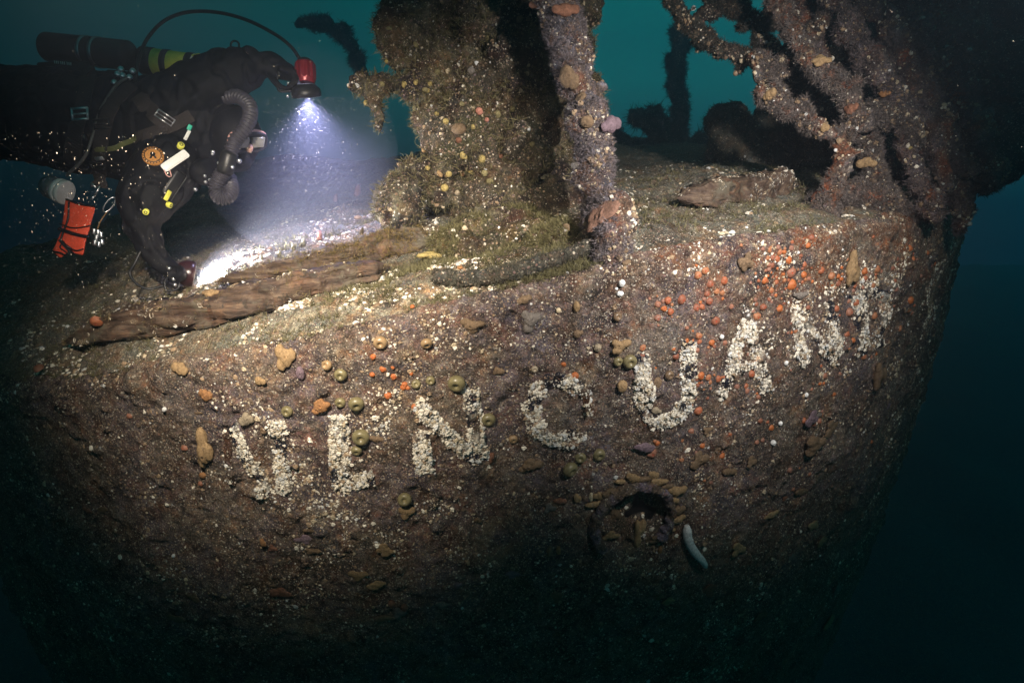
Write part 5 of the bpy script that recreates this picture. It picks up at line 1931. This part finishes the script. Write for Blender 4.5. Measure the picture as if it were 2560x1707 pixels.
# ---- lamp in the lower hand
t2 = empty('dive_torch', tuple(q(455, 690, -0.1)), 'black round dive torch in the lower hand lighting the beam', 'torch')
LH = q(473, 684, -0.05)
ld = np.array((0.86, 0.45, -0.30))
ld /= np.linalg.norm(ld)
V, fs = lathe([(0.001, -33 * m_), (13 * m_, -32 * m_), (25 * m_, -24 * m_), (31 * m_, -11 * m_), (33 * m_, 0), (32 * m_, 9 * m_), (29 * m_, 11 * m_), (26 * m_, 6 * m_)], 44, LH, ld)
mk('torch_head', V, fs, mat_plain('dark red-black plastic', (0.035, 0.012, 0.014), 0.3, 0, 0.5), t2)
V, fs = lathe([(0.001, 0), (24 * m_, 0)], 40, LH + ld * 7 * m_, ld)
mk('lamp_face', V, fs, M_led, t2)
V, fs = lathe([(0.001, 0), (15 * m_, 0), (16 * m_, 0.004), (16 * m_, 0.05), (12 * m_, 0.056), (0.001, 0.056)], 30, LH - ld * (26 * m_ + 0.05), ld)
mk('torch_barrel', V, fs, M_rubber, t2)
mb = MB()
pts_ = [q(446, 705, -0.12), q(444, 722, -0.12), q(418, 726, -0.13), q(412, 706, -0.13), q(420, 690, -0.13)]
V, fs = tube(spline(np.array(pts_), 40), 0.005, 10)
mb.add(V, fs)
mb.build('torch_handle', M_rubber, t2)
mb = MB()
for x, y in ((423, 671), (434, 698), (437, 712)):
    mb.add(ico(2)[0] * 5 * m_ + q(x, y, -0.15), [ico(2)[1]])
mb.build('chrome_screw', M_steel, t2)
V, fs = tube(spline(np.array([q(352, 628, -0.17), q(336, 660, -0.18), q(325, 683, -0.18), q(340, 708, -0.18), q(372, 722, -0.17), q(410, 714, -0.14)]), 60), 0.0055, 10)
mk('torch_cable', V, fs, M_rubber, t2)
lamp('torch_beam', 'SPOT', tuple(LH + ld * 0.03), tuple(LH + ld), 210, (0.95, 0.96, 1.0), 0.02, 140, 0.8)

# ---- orange pouch, reel, snaps
pou = empty('orange_pouch', tuple(q(185, 520, -0.12)), 'bright orange rolled surface marker pouch bound with black elastic at the diver\'s hip', 'pouch')
pd = -0.12
out = [(164, 498), (240, 518), (230, 552), (219, 588), (207, 640), (186, 634), (176, 622), (160, 640), (150, 646), (132, 628), (142, 604), (153, 580)]
b = bmesh.new()
fv = [b.verts.new(q(x, y, pd)) for x, y in out]
ff = b.faces.new(fv)
r_ = bmesh.ops.extrude_face_region(b, geom=[ff])
for v in [v for v in r_['geom'] if isinstance(v, bmesh.types.BMVert)]:
    v.co = v.co * (1 + 0.05 / DD)
bmesh.ops.recalc_face_normals(b, faces=b.faces[:])
bmesh.ops.bevel(b, geom=b.edges[:], offset=0.007, segments=2, affect='EDGES', profile=0.5)
bmesh.ops.triangulate(b, faces=b.faces[:])
bmesh.ops.subdivide_edges(b, edges=b.edges[:], cuts=2, use_grid_fill=True)
b.verts.ensure_lookup_table()
V = np.array([v.co[:] for v in b.verts])
Fq = np.array([[v.index for v in f.verts] for f in b.faces if len(f.verts) == 3])
Fq4 = np.array([[v.index for v in f.verts] for f in b.faces if len(f.verts) == 4]).reshape(-1, 4)
b.free()
V = V + np.array((0, -1.0, 0)) * (0.006 * fbm(V, 22, 3, 700))[:, None]
mk('pouch_cloth', V, [Fq, Fq4], M_orangec, pou)
mb = MB()
for pts_, r in (([(150, 560), (185, 570), (226, 564)], 2.2), ([(148, 572), (190, 586), (222, 592)], 6), ([(172, 505), (170, 545), (158, 580), (150, 605)], 2.5), ([(150, 600), (185, 625), (208, 622)], 2.2),
                ([(150, 600), (170, 622), (180, 636)], 5), ([(160, 603), (150, 618), (165, 630)], 2.5), ([(132, 628), (150, 632), (165, 640)], 3), ([(165, 498), (200, 510), (238, 516)], 3.2)):
    V, fs = tube(spline(np.array([q(x, y, pd - 0.008) for x, y in pts_]), 24), r * m_, 8, True, 0.6)
    mb.add(V, fs)
mb.build('elastic_strap', M_rubber, pou)
reel = empty('reel', tuple(q(140, 468, -0.08)), 'grey and white line reel hanging above the orange pouch', 'reel')
ax = q(172, 486, -0.07) - q(110, 462, -0.06)
V, fs = lathe([(0.001, 0), (20 * m_, 0), (27 * m_, 12 * m_), (30 * m_, 40 * m_), (0.001, 42 * m_)], 36, q(112, 462, -0.06), ax)
mk('reel_housing', V, fs, mat_plain('grey plastic', (0.16, 0.16, 0.17), 0.5), reel)
for s0 in (38, 50):
    V, fs = lathe([(26 * m_, s0 * m_), (30 * m_, (s0 + 1) * m_), (30 * m_, (s0 + 9) * m_), (26 * m_, (s0 + 10) * m_), (0.001, (s0 + 10) * m_)], 36, q(112, 462, -0.06), ax)
    mk('line_spool', V, fs, M_whitep, reel)


def ring_at(mb, px, py, rx, ry, ang, r, d=-0.16):
    pts_ = []
    for k in range(33):
        a = k / 32 * 2 * math.pi
        x, y = rx * math.cos(a), ry * math.sin(a)
        pts_.append(q(px + x * math.cos(R_(ang)) - y * math.sin(R_(ang)), py + x * math.sin(R_(ang)) + y * math.cos(R_(ang)), d + 0.01 * math.sin(a)))
    V, fs = tube(np.array(pts_), r * m_, 8, False)
    mb.add(V, fs)


mb = MB()
ring_at(mb, 273, 512, 22, 9, -52, 1.7)
tag(mb.build('steel_ring', M_steel, None, loc=tuple(q(273, 512, -0.16))), 'large oval steel ring right of the orange pouch', 'ring')
sn_ = empty('bolt_snap', tuple(q(330, 472, -0.16)), 'chain of steel bolt snaps stretched across the diver\'s waist', 'clip')
mb = MB()
ring_at(mb, 313, 473, 10, 8, 0, 2.4)
ring_at(mb, 355, 469, 8, 8, 0, 2.4)
mb.build('swivel_eye', M_steel, sn_)
mb = MB()
for a_, b2_ in (((323, 473), (346, 470)), ((362, 468), (385, 465)), ((355, 460), (357, 448)), ((228, 457), (240, 470)), ((250, 466), (236, 490)), ((236, 490), (228, 500))):
    V, fs = tube(np.array([q(*a_, -0.16), q(*b2_, -0.16)]), 2.3 * m_, 8)
    mb.add(V, fs)
for x, y in ((366, 468), (374, 467), (357, 452), (385, 465)):
    mb.add(ico(2)[0] * 3.2 * m_ + q(x, y, -0.16), [ico(2)[1]])
mb.build('snap_body', M_steel, sn_)
cl = empty('bolt_snap', tuple(q(243, 590, -0.14)), 'bundle of chrome clips dangling below the steel ring', 'clip')
mb = MB()
for k, (x, y) in enumerate(((236, 572), (245, 574), (252, 580), (238, 600), (247, 604), (254, 598), (242, 588))):
    V, fs = lathe([(0.001, 0), (4.5 * m_, 0), (5 * m_, 0.004), (3 * m_, 0.012), (4.6 * m_, 0.02), (0.001, 0.024)], 14, q(x, y, -0.14), (0.15 * (k % 3 - 1), -0.3, -1))
    mb.add(V, fs)
mb.build('snap_body', M_steel, cl)
mb = MB()
V, fs = tube(spline(np.array([q(268, 530, -0.15), q(252, 552, -0.15), q(244, 572, -0.14)]), 20), 1.6 * m_, 8)
mb.add(V, fs)
mb.build('lanyard', mat_plain('bronze cord', (0.25, 0.14, 0.06), 0.5), cl)

# ================================================================ drifting particles
def snow():
    n = 3150
    px = np.concatenate([rng.uniform(-40, 420, 750), rng.normal(765, 75, 1500), rng.uniform(0, 2560, 900)])
    py = np.concatenate([rng.uniform(330, 860, 750), 245 + 240 * rng.random(1500) ** 1.5, rng.uniform(0, 1200, 900)])
    d = np.concatenate([rng.uniform(0.9, 2.3, 750), rng.normal(2.86, 0.10, 1500), rng.uniform(1.2, 2.2, 900)])
    P = at(px, py, d)
    s = np.clip(rng.lognormal(math.log(0.00034), 0.5, n), 0.0001, 0.0011) * d / 1.8
    s[750:2250] *= 1.25
    st = np.where(np.arange(n) < 750, rng.uniform(1.5, 6.0, n), 1.0)
    o = np.array([(1, 0, 0), (-1, 0, 0), (0, 1, 0), (0, -1, 0), (0, 0, 1), (0, 0, -1)], float)
    V = P[:, None] + o[None] * s[:, None, None] * np.stack([np.ones(n), np.ones(n), st], -1)[:, None]
    f = np.array([(0, 2, 4), (2, 1, 4), (1, 3, 4), (3, 0, 4), (2, 0, 5), (1, 2, 5), (3, 1, 5), (0, 3, 5)])
    Fx = (np.arange(n)[:, None, None] * 6 + f[None]).reshape(-1, 3)
    o_ = mk('marine_snow', V.reshape(-1, 3), [Fx], mat_plain('silt particle', (0.7, 0.62, 0.5), 0.6))
    tag(o_, 'tiny drifting silt particles glinting in the water', 'particles', kind='stuff')


snow()

# ================================================================ the water itself
b = bmesh.new()
bmesh.ops.create_cube(b, size=1)
for v in b.verts:
    v.co = Vector((v.co.x * 42, 12.0 + v.co.y * 30, -1.75 + v.co.z * 9.7))
me = bpy.data.meshes.new('haze')
b.to_mesh(me)
b.free()
hz = bpy.data.objects.new('haze', me)
COL.objects.link(hz)
m, nd, lk, bs = mat('water haze')
nd.remove(bs)
pv = nd.new('ShaderNodeVolumePrincipled')
pv.inputs['Color'].default_value = (0.60, 0.72, 0.95, 1)
pv.inputs['Density'].default_value = 0.040
pv.inputs['Anisotropy'].default_value = 0.82
lk.new(pv.outputs[0], nd['Material Output'].inputs['Volume'])
me.materials.append(m)
tag(hz, 'greenish water with suspended silt', 'water', kind='stuff')
hz.display_type = 'WIRE'
V, f = ico(4)
C = at(745, 380, 2.95)
sc = mk('silt_cloud', V * np.array((0.44, 0.40, 0.46)) + C, [f], m, None, loc=tuple(C))
m2, nd, lk, bs = mat('stirred silt')
nd.remove(bs)
pv = nd.new('ShaderNodeVolumePrincipled')
pv.inputs['Color'].default_value = (0.80, 0.80, 0.95, 1)
pv.inputs['Density'].default_value = 0.18
pv.inputs['Anisotropy'].default_value = 0.3
lk.new(pv.outputs[0], nd['Material Output'].inputs['Volume'])
sc.data.materials.clear()
sc.data.materials.append(m2)
C = at(545, 655, 3.05)
s2 = mk('silt_cloud', V * np.array((0.26, 0.22, 0.17)) + C, [f], m2, None, loc=tuple(C))
tag(s2, 'bright puff of silt in front of the lower torch', 'silt', kind='stuff')
tag(sc, 'cloud of stirred-up silt glowing under the raised torch', 'silt', kind='stuff')
